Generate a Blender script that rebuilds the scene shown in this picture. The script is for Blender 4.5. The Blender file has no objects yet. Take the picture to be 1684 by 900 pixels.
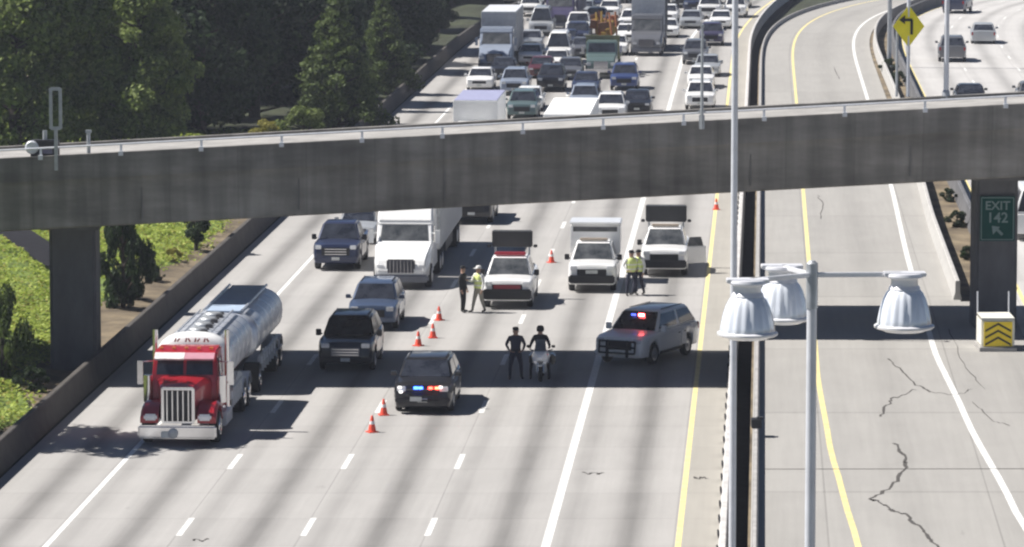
import bpy, bmesh, math, random
from mathutils import Vector, Matrix, Quaternion
R = math.radians
random.seed(7)
scene = bpy.context.scene
COL = scene.collection

# ------------------------------------------------------------------ camera, sky, sun, exposure
CAM_H, FPX, PITCH = 22.0, 7300.0, R(6.53)
cam_d = bpy.data.cameras.new('camera'); cam = bpy.data.objects.new('camera', cam_d); COL.objects.link(cam)
cam.location = (0, 0, CAM_H); cam.rotation_euler = (R(90) - PITCH, 0, 0)
cam_d.sensor_width = 36; cam_d.lens = 36 * FPX / 1684; cam_d.clip_start = 1; cam_d.clip_end = 5000
scene.camera = cam
SUN = Vector((-0.78, 0.10, 1.0)).normalized()
world = bpy.data.worlds.new('World'); scene.world = world; world.use_nodes = True
wn = world.node_tree; bg = wn.nodes['Background']
sky = wn.nodes.new('ShaderNodeTexSky'); sky.sky_type = 'NISHITA'; sky.sun_disc = False
sky.sun_elevation = math.asin(SUN.z); sky.sun_rotation = math.atan2(SUN.x, SUN.y)
sky.air_density = 0.5; sky.dust_density = 0.15; sky.ozone_density = 1.0; sky.altitude = 400
wn.links.new(sky.outputs[0], bg.inputs[0]); bg.inputs[1].default_value = 0.05
sun_d = bpy.data.lights.new('sun', 'SUN'); sun_d.energy = 4.9; sun_d.angle = R(0.5); sun_d.color = (1, 0.955, 0.9)
sun = bpy.data.objects.new('sun', sun_d); COL.objects.link(sun)
sun.rotation_euler = (-SUN).to_track_quat('-Z', 'Y').to_euler(); sun.location = (0, 100, 80)
vs = scene.view_settings; vs.view_transform = 'Standard'; vs.look = 'None'; vs.gamma = 1; vs.use_curve_mapping = False
vs.exposure = 0.7
scene.cycles.filter_width = 2.3
HAZE = .0002
scene.cycles.max_bounces = 5

# ------------------------------------------------------------------ helpers
ROAD = 0.0566                       # the road runs 3.2 degrees off the view axis
ROT = -math.atan(ROAD)
def at(px, py, z=0.0):
    """Point of the level surface at height z that was surveyed at a pixel of the 1684x900 photograph."""
    u, v = px - 842, py - 450
    t = (CAM_H - z) / (FPX * math.sin(PITCH) + v * math.cos(PITCH))
    return Vector((u * t, (FPX * math.cos(PITCH) - v * math.sin(PITCH)) * t, z))
def bend_main(D):
    return (D - 338) ** 2 / 2000 if D > 338 else 0
def bend_right(D):
    if D < 290: return 0
    if D > 400: return 3.96 * (110 / 80) ** 3.6 + 0.56 * (D - 400)
    return 3.96 * ((D - 290) / 80) ** 3.6
def RX(s, D, right=False):
    return s + ROAD * D + (bend_right(D) if right else bend_main(D))

MATS = {}
def mat(name, col, rough=0.6, metal=0.0, var=0.12, scale=3.0, bump=0.0, spec=0.5, emit=None, coat=0.0, stretch=None, col2=None):
    if name in MATS: return MATS[name]
    m = bpy.data.materials.new(name); m.use_nodes = True; nt = m.node_tree
    b = nt.nodes['Principled BSDF']
    b.inputs['Roughness'].default_value = rough; b.inputs['Metallic'].default_value = metal
    b.inputs['Specular IOR Level'].default_value = spec
    if coat: b.inputs['Coat Weight'].default_value = coat; b.inputs['Coat Roughness'].default_value = 0.06
    tc = nt.nodes.new('ShaderNodeTexCoord'); src = tc.outputs['Object']
    if stretch:
        mp = nt.nodes.new('ShaderNodeMapping'); mp.inputs['Scale'].default_value = stretch
        nt.links.new(src, mp.inputs[0]); src = mp.outputs[0]
    n = nt.nodes.new('ShaderNodeTexNoise'); n.inputs['Scale'].default_value = scale; n.inputs['Detail'].default_value = 6
    n.inputs['Roughness'].default_value = 0.65
    nt.links.new(src, n.inputs['Vector'])
    r = nt.nodes.new('ShaderNodeValToRGB')
    a = [max(0, c * (1 - var)) for c in col]; c2 = col2 or [min(1, c * (1 + var)) for c in col]
    r.color_ramp.elements[0].color = (*a, 1); r.color_ramp.elements[1].color = (*c2, 1)
    r.color_ramp.elements[0].position = 0.32; r.color_ramp.elements[1].position = 0.68
    nt.links.new(n.outputs[0], r.inputs[0]); nt.links.new(r.outputs[0], b.inputs['Base Color'])
    if bump:
        bp = nt.nodes.new('ShaderNodeBump'); bp.inputs['Strength'].default_value = bump; bp.inputs['Distance'].default_value = 0.05
        nt.links.new(n.outputs[0], bp.inputs['Height']); nt.links.new(bp.outputs[0], b.inputs['Normal'])
    if emit:
        b.inputs['Emission Color'].default_value = (*emit[:3], 1); b.inputs['Emission Strength'].default_value = emit[3]
    MATS[name] = m
    return m
def paint(name, col, metal=0.25):
    return mat('paint_' + name, col, 0.32, metal if max(col) < .6 else 0.0, 0.05, 1.2, coat=0.6)

WHITE = paint('white', (.86, .86, .85)); SILVER = paint('silver', (.42, .44, .46)); BLACK = paint('black', (.018, .018, .022))
NAVY = paint('navy', (.03, .04, .09)); STEELBLUE = paint('steel_blue', (.07, .10, .17)); GREY = paint('grey', (.14, .145, .16))
LAV = paint('lavender_grey', (.34, .35, .45)); REDP = paint('red', (.42, .018, .03)); TEAL = paint('teal', (.13, .19, .19))
BLUE = paint('blue', (.05, .08, .22)); PLUM = paint('plum', (.07, .06, .12)); BEIGE = paint('beige', (.55, .5, .42))
PALEBLUE = paint('pale_blue', (.33, .38, .47)); MAROON = paint('maroon', (.12, .02, .025))
GLASS = mat('tinted_glass', (.010, .012, .018), 0.07, 0, 0.1, 1.6, spec=0.8, col2=(.045, .05, .065))
GLASSG = mat('grey_glass', (.035, .04, .045), 0.10, 0, 0.1, 2.2, spec=0.8, col2=(.13, .135, .14))
RUBBER = mat('rubber', (.02, .02, .02), 0.85)
RIM = mat('alloy', (.45, .45, .46), 0.35, 0.8)
CHROME = mat('chrome', (.72, .72, .74), 0.16, 1.0, 0.05)
ALU = mat('polished_aluminium', (.60, .63, .69), 0.36, 0.5, 0.12, 1.5)
DARKPL = mat('dark_plastic', (.022, .022, .025), 0.6)
LAMPG = mat('headlamp_glass', (.75, .77, .8), 0.1, 0.2, 0.1, 20)
TAIL = mat('tail_lens', (.35, .01, .01), 0.2)
PLATE = mat('plate', (.6, .62, .6), 0.5)
STEEL = mat('galvanised_steel', (.42, .44, .46), 0.45, 0.5, 0.12, 6)
POLEW = mat('pale_pole_paint', (.62, .64, .68), 0.45, 0.1, 0.08, 4)
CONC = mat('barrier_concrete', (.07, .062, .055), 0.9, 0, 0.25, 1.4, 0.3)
CONCL = mat('bridge_concrete', (.205, .195, .18), 0.9, 0, 0.42, 0.30, 0.2, stretch=(0.5, 1, 2.2))
DECKC = mat('deck_concrete', (.31, .30, .285), 0.9, 0, 0.25, .8)
PIERC = mat('pier_concrete', (.12, .12, .125), 0.9, 0, 0.25, 0.8, 0.2, stretch=(1, 1, .4))
CORNW = mat('marking_white', (.68, .68, .66), 0.75, 0, 0.28, 7)
CORNY = mat('marking_yellow', (.70, .60, .28), 0.7, 0, 0.18, 3)
LEAF = {}

def weathered(m):
    nt = m.node_tree; L = nt.links; b = nt.nodes['Principled BSDF']; src = b.inputs['Base Color'].links[0].from_socket
    tc = nt.nodes.new('ShaderNodeTexCoord'); mp = nt.nodes.new('ShaderNodeMapping'); mp.inputs['Scale'].default_value = (1.6, .2, .16)
    L.new(tc.outputs['Object'], mp.inputs[0]); n = nt.nodes.new('ShaderNodeTexNoise'); n.inputs['Scale'].default_value = 1; n.inputs['Detail'].default_value = 5
    L.new(mp.outputs[0], n.inputs['Vector']); mr = nt.nodes.new('ShaderNodeMapRange'); mr.inputs[1].default_value = .38; mr.inputs[2].default_value = .62; mr.inputs[3].default_value = .72; mr.inputs[4].default_value = 1.08
    L.new(n.outputs[0], mr.inputs[0])
    sp = nt.nodes.new('ShaderNodeSeparateXYZ'); L.new(tc.outputs['Object'], sp.inputs[0])
    fr = nt.nodes.new('ShaderNodeMath'); fr.operation = 'PINGPONG'; fr.inputs[1].default_value = 1.22; L.new(sp.outputs[0], fr.inputs[0])
    lt = nt.nodes.new('ShaderNodeMath'); lt.operation = 'GREATER_THAN'; lt.inputs[1].default_value = .03; L.new(fr.outputs[0], lt.inputs[0])
    ma = nt.nodes.new('ShaderNodeMath'); ma.operation = 'MULTIPLY_ADD'; ma.inputs[1].default_value = .14; ma.inputs[2].default_value = .86; L.new(lt.outputs[0], ma.inputs[0])
    m2 = nt.nodes.new('ShaderNodeMath'); m2.operation = 'MULTIPLY'; L.new(mr.outputs[0], m2.inputs[0]); L.new(ma.outputs[0], m2.inputs[1])
    vm = nt.nodes.new('ShaderNodeVectorMath'); vm.operation = 'SCALE'; L.new(src, vm.inputs[0]); L.new(m2.outputs[0], vm.inputs['Scale']); L.new(vm.outputs[0], b.inputs['Base Color'])
weathered(CONCL)

class MB:
    def __init__(s): s.v = []; s.f = []; s.m = []; s.sm = []
    def add(s, verts, faces, mi=0, smooth=False):
        o = len(s.v); s.v += [tuple(v) for v in verts]
        for f in faces: s.f.append([i + o for i in f]); s.m.append(mi); s.sm.append(smooth)
        return s
    def box(s, c, d, mi=0, rz=0, taper=None, M=None):
        x, y, z = d[0] / 2, d[1] / 2, d[2] / 2; vs = []
        for k in (-1, 1):
            t = taper if (taper and k == 1) else (1, 1)
            for i, j in ((-1, -1), (1, -1), (1, 1), (-1, 1)):
                p = Vector((i * x * t[0], j * y * t[1], k * z))
                if rz: p = Matrix.Rotation(rz, 3, 'Z') @ p
                if M: p = M @ p
                vs.append(p + Vector(c))
        return s.add(vs, [(3, 2, 1, 0), (4, 5, 6, 7), (0, 1, 5, 4), (1, 2, 6, 5), (2, 3, 7, 6), (3, 0, 4, 7)], mi)
    def tube(s, a, b, r0, r1=None, n=10, mi=0, caps=True):
        a, b = Vector(a), Vector(b); r1 = r0 if r1 is None else r1
        q = (b - a).to_track_quat('Z', 'Y'); vs = []
        for p, r in ((a, r0), (b, r1)):
            for i in range(n):
                t = 2 * math.pi * i / n; vs.append(p + q @ Vector((math.cos(t) * r, math.sin(t) * r, 0)))
        s.add(vs, [(i, (i + 1) % n, n + (i + 1) % n, n + i) for i in range(n)], mi, True)
        if caps: s.add(vs, [tuple(range(n))[::-1], tuple(range(n, 2 * n))], mi)
        return s
    def lathe(s, prof, c, axis='Z', n=20, mi=0):
        vs = []; c = Vector(c)
        for r, h in prof:
            for i in range(n):
                t = 2 * math.pi * i / n; p = (r * math.cos(t), r * math.sin(t), h)
                if axis == 'X': p = (h, p[0], p[1])
                if axis == 'Y': p = (p[0], h, p[1])
                vs.append(c + Vector(p))
        fs = [(k * n + i, k * n + (i + 1) % n, (k + 1) * n + (i + 1) % n, (k + 1) * n + i) for k in range(len(prof) - 1) for i in range(n)]
        s.add(vs, fs, mi, True); e = (len(prof) - 1) * n
        s.add(vs, [tuple(range(n))[::-1], tuple(range(e, e + n))], mi)
        return s
    def prism(s, prof, x0, x1, mi=0, tx=None):
        """side outline (y, z) drawn across the width; tx(y,z) narrows it"""
        n = len(prof); vs = []
        for x in (x0, x1):
            for y, z in prof: vs.append((x * (tx(y, z) if tx else 1), y, z))
        return s.add(vs, [tuple(range(n)), tuple(range(n, 2 * n))[::-1]] + [(i, n + i, n + (i + 1) % n, (i + 1) % n) for i in range(n)], mi)
    def loft(s, rings, mi=0, smooth=True):
        n = len(rings[0]); vs = [p for r in rings for p in r]
        s.add(vs, [(k * n + i, k * n + (i + 1) % n, (k + 1) * n + (i + 1) % n, (k + 1) * n + i) for k in range(len(rings) - 1) for i in range(n)], mi, smooth)
        e = (len(rings) - 1) * n
        return s.add(vs, [tuple(range(n))[::-1], tuple(range(e, e + n))], mi)
    def panel(s, q, inset=0.05, t=0.008, mi=0, ins2=None):
        """thin raised panel on a four-cornered face"""
        q = [Vector(p) for p in q]; c = sum(q, Vector()) / 4
        nrm = (q[1] - q[0]).cross(q[3] - q[0]).normalized()
        iu, iv = inset, (ins2 if ins2 is not None else inset)
        def P(u, v): return q[0].lerp(q[1], u).lerp(q[3].lerp(q[2], u), v)
        k = [P(iu, iv), P(1 - iu, iv), P(1 - iu, 1 - iv), P(iu, 1 - iv)]
        vs = [p - nrm * .004 for p in k] + [p + nrm * t for p in k]
        return s.add(vs, [(3, 2, 1, 0), (4, 5, 6, 7), (0, 1, 5, 4), (1, 2, 6, 5), (2, 3, 7, 6), (3, 0, 4, 7)], mi)
    def build(s, name, mats, parent=None, bevel=0, seg=2, loc=None, angle=35):
        me = bpy.data.meshes.new(name); me.from_pydata(s.v, [], s.f)
        if not isinstance(mats, (list, tuple)): mats = [mats]
        for m in mats: me.materials.append(m)
        me.polygons.foreach_set('material_index', s.m)
        bm = bmesh.new(); bm.from_mesh(me)
        bmesh.ops.remove_doubles(bm, verts=bm.verts, dist=0.0004)
        bmesh.ops.recalc_face_normals(bm, faces=bm.faces)
        if bevel:
            ed = [e for e in bm.edges if len(e.link_faces) == 2 and e.calc_face_angle(0) > R(28)]
            try: bmesh.ops.bevel(bm, geom=ed, offset=bevel, segments=seg, affect='EDGES', clamp_overlap=True)
            except Exception: pass
        bm.to_mesh(me); bm.free()
        me.polygons.foreach_set('use_smooth', [True] * len(me.polygons)); me.set_sharp_from_angle(angle=R(angle))
        o = bpy.data.objects.new(name, me); COL.objects.link(o)
        if parent: o.parent = parent
        if loc: o.location = loc
        return o
def tag(o, label=None, cat=None, group=None, kind=None):
    if label: o['label'] = label
    if cat: o['category'] = cat
    if group: o['group'] = group
    if kind: o['kind'] = kind
    return o
def empty(name, loc=(0, 0, 0), rz=0):
    o = bpy.data.objects.new(name, None); o.location = loc; o.rotation_euler = (0, 0, rz); o.empty_display_size = .3
    COL.objects.link(o); return o
def kids(o): return [c for c in COL.objects if c.parent == o]
def copy_tree(o, kidmap, parent=None):
    c = o.copy(); COL.objects.link(c); c.parent = parent
    for k in kidmap.get(o.name, []): copy_tree(k, kidmap, c)
    return c
def shapes(o, acc=None):
    acc = [] if acc is None else acc
    for c in o.children: acc.append(c); shapes(c, acc)
    return acc

# ------------------------------------------------------------------ surfaces with road coordinates in the UV map (u = across, v = along)
def strip(name, fs0, fs1, D0, D1, z, m, step=4, right=False, nu=1, skirt=0, parent=None, kind='structure', zf=None):
    vs, fs, uv = [], [], []
    n = max(1, int((D1 - D0) / step)); 
    for i in range(n + 1):
        D = D0 + (D1 - D0) * i / n
        a = fs0(D) if callable(fs0) else fs0; b = fs1(D) if callable(fs1) else fs1
        for j in range(nu + 1):
            q = a + (b - a) * j / nu
            vs.append((RX(q, D, right), D, z + (zf(q, D) if zf else 0))); uv.append((q, D))
    for i in range(n):
        for j in range(nu):
            k = i * (nu + 1) + j; fs.append((k, k + 1, k + nu + 2, k + nu + 1))
    me = bpy.data.meshes.new(name); me.from_pydata(vs, [], fs); me.materials.append(m)
    ul = me.uv_layers.new(name='road')
    for l in me.loops: ul.data[l.index].uv = uv[l.vertex_index]
    o = bpy.data.objects.new(name, me); COL.objects.link(o)
    if parent: o.parent = parent
    elif kind: o['kind'] = kind
    return o

def road_material(name, base, lane0, lanew, streak, dark=.62, joint=4.6, track_pos=.6):
    m = bpy.data.materials.new(name); m.use_nodes = True; nt = m.node_tree; L = nt.links
    b = nt.nodes['Principled BSDF']; b.inputs['Roughness'].default_value = .88; b.inputs['Specular IOR Level'].default_value = .3
    def N(t, **k):
        n = nt.nodes.new(t)
        for a, v in k.items(): setattr(n, a, v)
        return n
    def math_(op, a, b_=None, c=None):
        n = N('ShaderNodeMath', operation=op)
        for i, x in enumerate((a, b_, c)):
            if x is None: continue
            if isinstance(x, (int, float)): n.inputs[i].default_value = x
            else: L.new(x, n.inputs[i])
        return n.outputs[0]
    uv = N('ShaderNodeUVMap', uv_map='road'); sp = N('ShaderNodeSeparateXYZ'); L.new(uv.outputs[0], sp.inputs[0])
    u, v = sp.outputs[0], sp.outputs[1]
    def noise(sx, sy, det=5, off=0):
        mp = N('ShaderNodeMapping'); mp.inputs['Scale'].default_value = (sx, sy, 1); mp.inputs['Location'].default_value = (off, off, 0)
        L.new(uv.outputs[0], mp.inputs[0]); n = N('ShaderNodeTexNoise'); n.inputs['Scale'].default_value = 1; n.inputs['Detail'].default_value = det
        n.inputs['Roughness'].default_value = .6
        L.new(mp.outputs[0], n.inputs['Vector']); return n.outputs[0]
    wob = math_('MULTIPLY', math_('SUBTRACT', noise(.3, .01, 1), .5), .12)
    fr = math_('FRACT', math_('DIVIDE', math_('ADD', math_('SUBTRACT', u, lane0), wob), lanew))
    d1 = math_('DIVIDE', math_('SUBTRACT', fr, track_pos), .125)
    g1 = math_('POWER', 2.718, math_('MULTIPLY', math_('MULTIPLY', d1, d1), -1))
    d2 = math_('DIVIDE', math_('SUBTRACT', fr, .12), .09)
    g2 = math_('MULTIPLY', math_('POWER', 2.718, math_('MULTIPLY', math_('MULTIPLY', d2, d2), -1)), .4)
    tr = math_('MULTIPLY', math_('MULTIPLY', math_('ADD', g1, g2), streak), math_('ADD', .72, math_('MULTIPLY', noise(.25, .008, 2, 9), .5)))
    fine = math_('MULTIPLY', math_('SUBTRACT', noise(5.5, .12, 6, 3), .5), .22)
    blot = math_('MULTIPLY', math_('SUBTRACT', noise(.8, .3, 6, 21), .5), .22)
    gr = math_('MULTIPLY', math_('SUBTRACT', noise(14, 9, 4, 5), .5), .10)
    jf = math_('FRACT', math_('DIVIDE', v, joint))
    jm = math_('MULTIPLY', math_('LESS_THAN', jf, .018), .14)
    lf = math_('FRACT', math_('DIVIDE', math_('SUBTRACT', u, lane0 - .12), lanew))
    jl = math_('MULTIPLY', math_('LESS_THAN', lf, .012), .22)
    tot = math_('SUBTRACT', math_('ADD', math_('ADD', 1, fine), math_('ADD', blot, gr)), math_('ADD', math_('ADD', tr, jm), jl))
    cell = N('ShaderNodeCombineXYZ'); L.new(math_('FLOOR', math_('DIVIDE', math_('SUBTRACT', u, lane0 - .12), lanew)), cell.inputs[0]); L.new(math_('FLOOR', math_('DIVIDE', v, joint)), cell.inputs[1])
    wnz = N('ShaderNodeTexWhiteNoise', noise_dimensions='2D'); L.new(cell.outputs[0], wnz.inputs['Vector'])
    tot = math_('ADD', tot, math_('MULTIPLY', math_('SUBTRACT', wnz.outputs[0], .5), .07))
    spots = math_('MULTIPLY', math_('GREATER_THAN', noise(1.6, .5, 3, 40), .72), .10)
    tot = math_('SUBTRACT', tot, spots)
    tot = math_('MAXIMUM', tot, .2)
    mx = N('ShaderNodeVectorMath', operation='SCALE'); mx.inputs[0].default_value = base; L.new(tot, mx.inputs['Scale'])
    L.new(mx.outputs[0], b.inputs['Base Color'])
    bp = N('ShaderNodeBump'); bp.inputs['Strength'].default_value = .15; bp.inputs['Distance'].default_value = .01
    L.new(noise(30, 30, 3), bp.inputs['Height']); L.new(bp.outputs[0], b.inputs['Normal'])
    return m
M_MAIN = road_material('freeway_concrete', (.365, .355, .342), -20.28, 3.585, .46)
M_RAMP = road_material('ramp_concrete', (.325, .315, .297), 1.9, 4.6, .10, joint=15.4, track_pos=.5)
M_NB = road_material('opposite_concrete', (.46, .45, .438), 9.9, 3.6, .30)
M_SHLD = road_material('shoulder_concrete', (.32, .305, .275), -2.29, 8.0, .05)
M_DARK = mat('asphalt_and_shadow_dark', (.022, .022, .026), .95, 0, .3, 3, spec=.1)
M_SOIL = mat('soil', (.10, .075, .05), .95, 0, .45, .5, .4, col2=(.24, .19, .12))
M_VERGE = mat('verge', (.02, .022, .012), .95, 0, .4, .35, .5, col2=(.045, .055, .02))

H2 = 1.7                            # the ramp and the opposite carriageway stand this much higher
g = MB(); g.add([(-1500, -300, -.35), (1500, -300, -.35), (1500, 3000, -.35), (-1500, 3000, -.35)], [(0, 1, 2, 3)])
tag(g.build('ground', M_VERGE), kind='structure')
strip('freeway_road', -23.6, -2.2, 20, 900, 0, M_MAIN, nu=1)
strip('median_shoulder', -2.2, -1.15, 20, 900, 0, M_SHLD)
strip('median_channel', -1.2, -.32, 20, 900, -.14, M_DARK)
def bank(q, D):
    t = max(0, -24.4 - q)
    return .05 + .055 * t + .12 * math.sin(q * .9 + D * .13) * min(1, t / 3) + .10 * math.sin(D * .37 + q * .3) * min(1, t / 3) - (.2 if t < .01 else 0)
strip('verge_ground', -120, -23.9, 20, 900, 0, M_VERGE, nu=80, step=2, zf=bank)
def dirt_edge(D): return -26.0 - .9 * math.sin(D * .12) - .5 * math.sin(D * .41) - (1.0 if 175 < D < 200 else 0)
strip('ivy_bed_ground', -60, lambda D: dirt_edge(D) - .1, 110, 262, .02, mat('ivy_bed', (.12, .17, .03), .95, 0, .4, 1.5, .3), nu=40, step=2, zf=bank)
strip('soil_strip', dirt_edge, -24.0, 60, 250, .05, M_SOIL, nu=8, step=1.5, zf=bank)
pl = MB(); 
plat = strip('right_terrace_ground', -.32, 140, 20, 900, H2 - .06, M_SOIL, right=True, nu=2)
# retaining wall face of the terrace
w = MB(); prev = None
for D in range(20, 901, 5):
    x = RX(-.32, D, True)
    cur = [(x, D, -.3), (x, D, H2 - .06)]
    if prev: w.add([prev[0], cur[0], cur[1], prev[1]], [(0, 1, 2, 3)])
    prev = cur
tag(w.build('retaining_wall', PIERC), 'low concrete retaining wall between freeway and ramp', 'wall')
tag_r = strip('ramp_road', -.25, 7.6, 20, 900, H2, M_RAMP, right=True)
strip('gore_paving', 7.6, 9.4, 20, 168, H2 - .004, M_RAMP, right=True)
strip('opposite_road', 9.4, 29, 20, 900, H2 + .002, M_NB, right=True)

def interp(tab):
    def f(D):
        if D <= tab[0][0]: return tab[0][1] + (tab[0][1] - tab[1][1]) / (tab[1][0] - tab[0][0]) * (tab[0][0] - D) * 1.0
        for (a, x), (b, y) in zip(tab, tab[1:]):
            if D <= b:
                t = (D - a) / (b - a); t = t * t * (3 - 2 * t) * .5 + t * .5
                return x + (y - x) * t
        return tab[-1][1]
    return f
yel = interp([(115, 2.56), (123, 2.32), (131.7, 2.08), (147, 1.9), (189, 1.95), (272, 2.05)])
wht = interp([(112, 7.4), (120, 7.0), (137.9, 6.42), (153.6, 6.05), (181.8, 6.05), (216, 6.27), (272, 6.42)])
barr = interp([(165, 7.5), (193, 7.5), (219, 7.73), (267, 8.1), (318, 8.0)])
def line(name, f, w, D0, D1, z, m, right=False):
    g0 = (lambda D: (f(D) if callable(f) else f) - w / 2); g1 = (lambda D: (f(D) if callable(f) else f) + w / 2)
    return strip(name, g0, g1, D0, D1, z, m, right=right, step=3)
line('lane_edge_line', -20.25, .17, 20, 700, .004, CORNW)
line('carpool_line', -6.07, .26, 20, 700, .004, CORNW)
line('median_edge_line', -2.32, .17, 20, 700, .004, CORNY)
line('ramp_yellow_line', yel, .17, 30, 600, H2 + .004, CORNY, True)
line('ramp_white_line', wht, .20, 30, 600, H2 + .004, CORNW, True)
line('opposite_edge_line', 10.0, .15, 30, 600, H2 + .006, CORNY, True)
md = MB()
for k, s in enumerate((-16.71, -13.13, -9.56)):
    for i in range(-8, 32):
        D = 139.6 + 12.19 * i
        for a, b in ((D - 1.52, D), (D, D + 1.52)):
            md.add([(RX(s - .09, a), a, .004), (RX(s + .09, a), a, .004), (RX(s + .09, b), b, .004), (RX(s - .09, b), b, .004)], [(0, 1, 2, 3)])
tag(md.build('lane_dashes', CORNW), kind='structure')
md = MB()
for s in (13.6, 17.2, 20.8):
    for i in range(-8, 32):
        D = 139.6 + 12.19 * i
        md.add([(RX(s - .06, D - 1.5, True), D - 1.5, H2 + .006), (RX(s + .06, D - 1.5, True), D - 1.5, H2 + .006), (RX(s + .06, D + 1.5, True), D + 1.5, H2 + .006), (RX(s - .06, D + 1.5, True), D + 1.5, H2 + .006)], [(0, 1, 2, 3)])
tag(md.build('opposite_lane_dashes', CORNW), kind='structure')
# cracks in the ramp slabs, oil marks and the side road at the far left
M_CRACK = mat('crack', (.07, .065, .06), .95)
cr = MB()
rc = random.Random(3)
def crack(pts, z, w=.05, tab=cr):
    P = []
    for (a, b) in zip(pts, pts[1:]):
        A, B = at(*a, z), at(*b, z)
        n = 6
        for i in range(n):
            p = A.lerp(B, i / n); p.x += rc.uniform(-.06, .06); p.y += rc.uniform(-.3, .3); P.append(p)
    P.append(at(*pts[-1], z))
    for i in range(len(P) - 1):
        d = (P[i + 1] - P[i]).normalized(); nn = Vector((-d.y, d.x, 0)) * w * rc.uniform(.4, 1.1); nn.z = 0
        tab.add([P[i] - nn, P[i] + nn, P[i + 1] + nn, P[i + 1] - nn], [(0, 1, 2, 3)])
Z = H2 + .005
crack([(1462, 590), (1480, 608), (1505, 632), (1530, 645)], Z, .04)
crack([(1505, 640), (1470, 655), (1458, 665), (1448, 685)], Z, .04)
crack([(1470, 728), (1488, 750), (1490, 768), (1465, 800), (1430, 820)], Z, .06)
crack([(1430, 820), (1455, 832), (1485, 845), (1515, 868), (1535, 893), (1560, 925)], Z, .07)
_j = at(1450, 772, Z); cr.add([(RX(.1, _j.y, True), _j.y, Z), (RX(11, _j.y, True), _j.y + .1, Z), (RX(11, _j.y, True), _j.y + .2, Z), (RX(.1, _j.y, True), _j.y + .1, Z)], [(0, 1, 2, 3)])
crack([(1530, 645), (1575, 650), (1600, 640)], Z, .025)
crack([(1345, 320), (1352, 335), (1350, 360)], Z, .03); crack([(1370, 110), (1380, 130)], Z, .03)
crack([(1600, 660), (1630, 690), (1660, 700)], Z, .02); crack([(1560, 540), (1585, 600), (1620, 640)], Z, .02)

crack([(960, 778), (975, 779), (992, 778)], .005, .05); crack([(316, 887), (330, 888), (342, 887)], .005, .04)
crack([(1140, 785), (1150, 786), (1165, 787)], .005, .04)
tag(cr.build('pavement_cracks', M_CRACK), kind='structure')
sr = MB(); a, b, c, d = at(830, 0), at(690, 26), at(640, 12), at(790, -18)
sr.add([(a.x + 3, a.y, .25), (b.x, b.y, 1.6), (c.x, c.y + 3, 1.8), (d.x, d.y, .3)], [(0, 1, 2, 3)])
tag(sr.build('side_road', M_RAMP), kind='structure')

# ------------------------------------------------------------------ barriers
def barrier(name, f, D0, D1, z0, h, w0, w1, m, label, right=False, step=3, cat='barrier', build=True):
    n = int((D1 - D0) / step); rings = []
    for i in range(n + 1):
        D = D0 + (D1 - D0) * i / n; s = f(D) if callable(f) else f
        P = [(-w0, 0), (-w0, .08), (-w0 * .6, .3), (-w1, h - .03), (-w1 + .03, h), (w1 - .03, h), (w1, h - .03), (w0 * .6, .3), (w0, .08), (w0, 0)]
        rings.append([(RX(s + p, D, right), D, z0 + q) for p, q in P])
    mb = MB(); mb.loft(rings, smooth=False)
    return tag(mb.build(name, m), label, cat)
bl = barrier('roadside_barrier', -24.02, 60, 520, -.03, .92, .30, .11, CONC, 'long concrete barrier in shade along the left edge of the freeway, beside the trees')
bm_ = barrier('median_barrier', -1.02, 30, 520, -.03, .88, .16, .10, mat('median_concrete', (.5, .49, .48), .85, 0, .2, 2), 'pale concrete median barrier beside the yellow freeway edge line')
for i in range(60):
    D = 100 + i * 2.55; sc = MB(); sc.box((RX(-1.02 - .165, D), D, .12), (.05, .8, .14)); sc.build('drain_slot', M_DARK, bm_)
rb = barrier('ramp_curb_barrier', lambda D: -.14, 30, 520, H2 - .02, .30, .10, .07, mat('curb_concrete', (.36, .35, .34), .85, 0, .25, 2), 'low concrete curb barrier along the left edge of the ramp', True)
rr = barrier('ramp_barrier', barr, 168.5, 520, H2 - .02, .75, .16, .09, mat('ramp_barrier_concrete', (.42, .41, .39), .85, 0, .15, 2), 'white concrete barrier curving along the right edge of the ramp', True)
ob = barrier('opposite_barrier', 9.3, 172, 520, H2 - .06, .85, .2, .1, PIERC, 'dark concrete barrier between the gore and the opposite carriageway', True)
# small dark reflector boxes on the ramp curb
for (px, py, lab) in ((1241, 702, 'small dark box on the ramp curb in front of the lamp poles'),):
    p = at(px, py, H2 + .3); tb = MB(); tb.box((0, 0, .14), (.3, .5, .28)); tb.box((0.12, 0, .3), (.2, .3, .06))
    tag(tb.build('junction_box', DARKPL, loc=(RX(-.14, p.y, True), p.y, H2 + .28), bevel=.02), lab, 'junction box')

# ------------------------------------------------------------------ the flyover bridge
BD = 157.4
def deck_z(x): return 8.86 + .0538 * x
bridge = empty('flyover_bridge', (0, BD, 0))
tag(bridge, 'grey concrete flyover bridge crossing over the whole freeway', 'bridge')
def bprism(name, prof, m, x0=-75, x1=85, n=40, wob=0):
    rings = []
    for i in range(n + 1):
        x = x0 + (x1 - x0) * i / n
        rings.append([(x, y, deck_z(x) + z) for y, z in prof])
    mb = MB(); mb.loft(rings, smooth=False); return mb.build(name, m, bridge, angle=20)
W = 9.9
bprism('deck', [(0.0, -.02), (0.0, -.62), (.12, -.66), (1.1, -.85), (W - 1.1, -1.1), (W, -.85), (W, -.27)], DECKC)
bprism('edge_beam', [(-.05, .22), (-.05, -.66), (-.001, -.66), (-.001, .0), (.28, .0), (.28, .22)], CONCL)
bprism('girder', [(.12, -.64), (.30, -2.38), (.45, -2.44), (W - .6, -2.7), (W - .4, -1.1), (1.1, -.86)], CONCL)
bprism('far_curb', [(W - .3, -.25), (W - .3, -.13), (W + .05, -.13), (W + .05, -.9), (W + .004, -.9), (W + .004, -.26)], CONCL)
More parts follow.
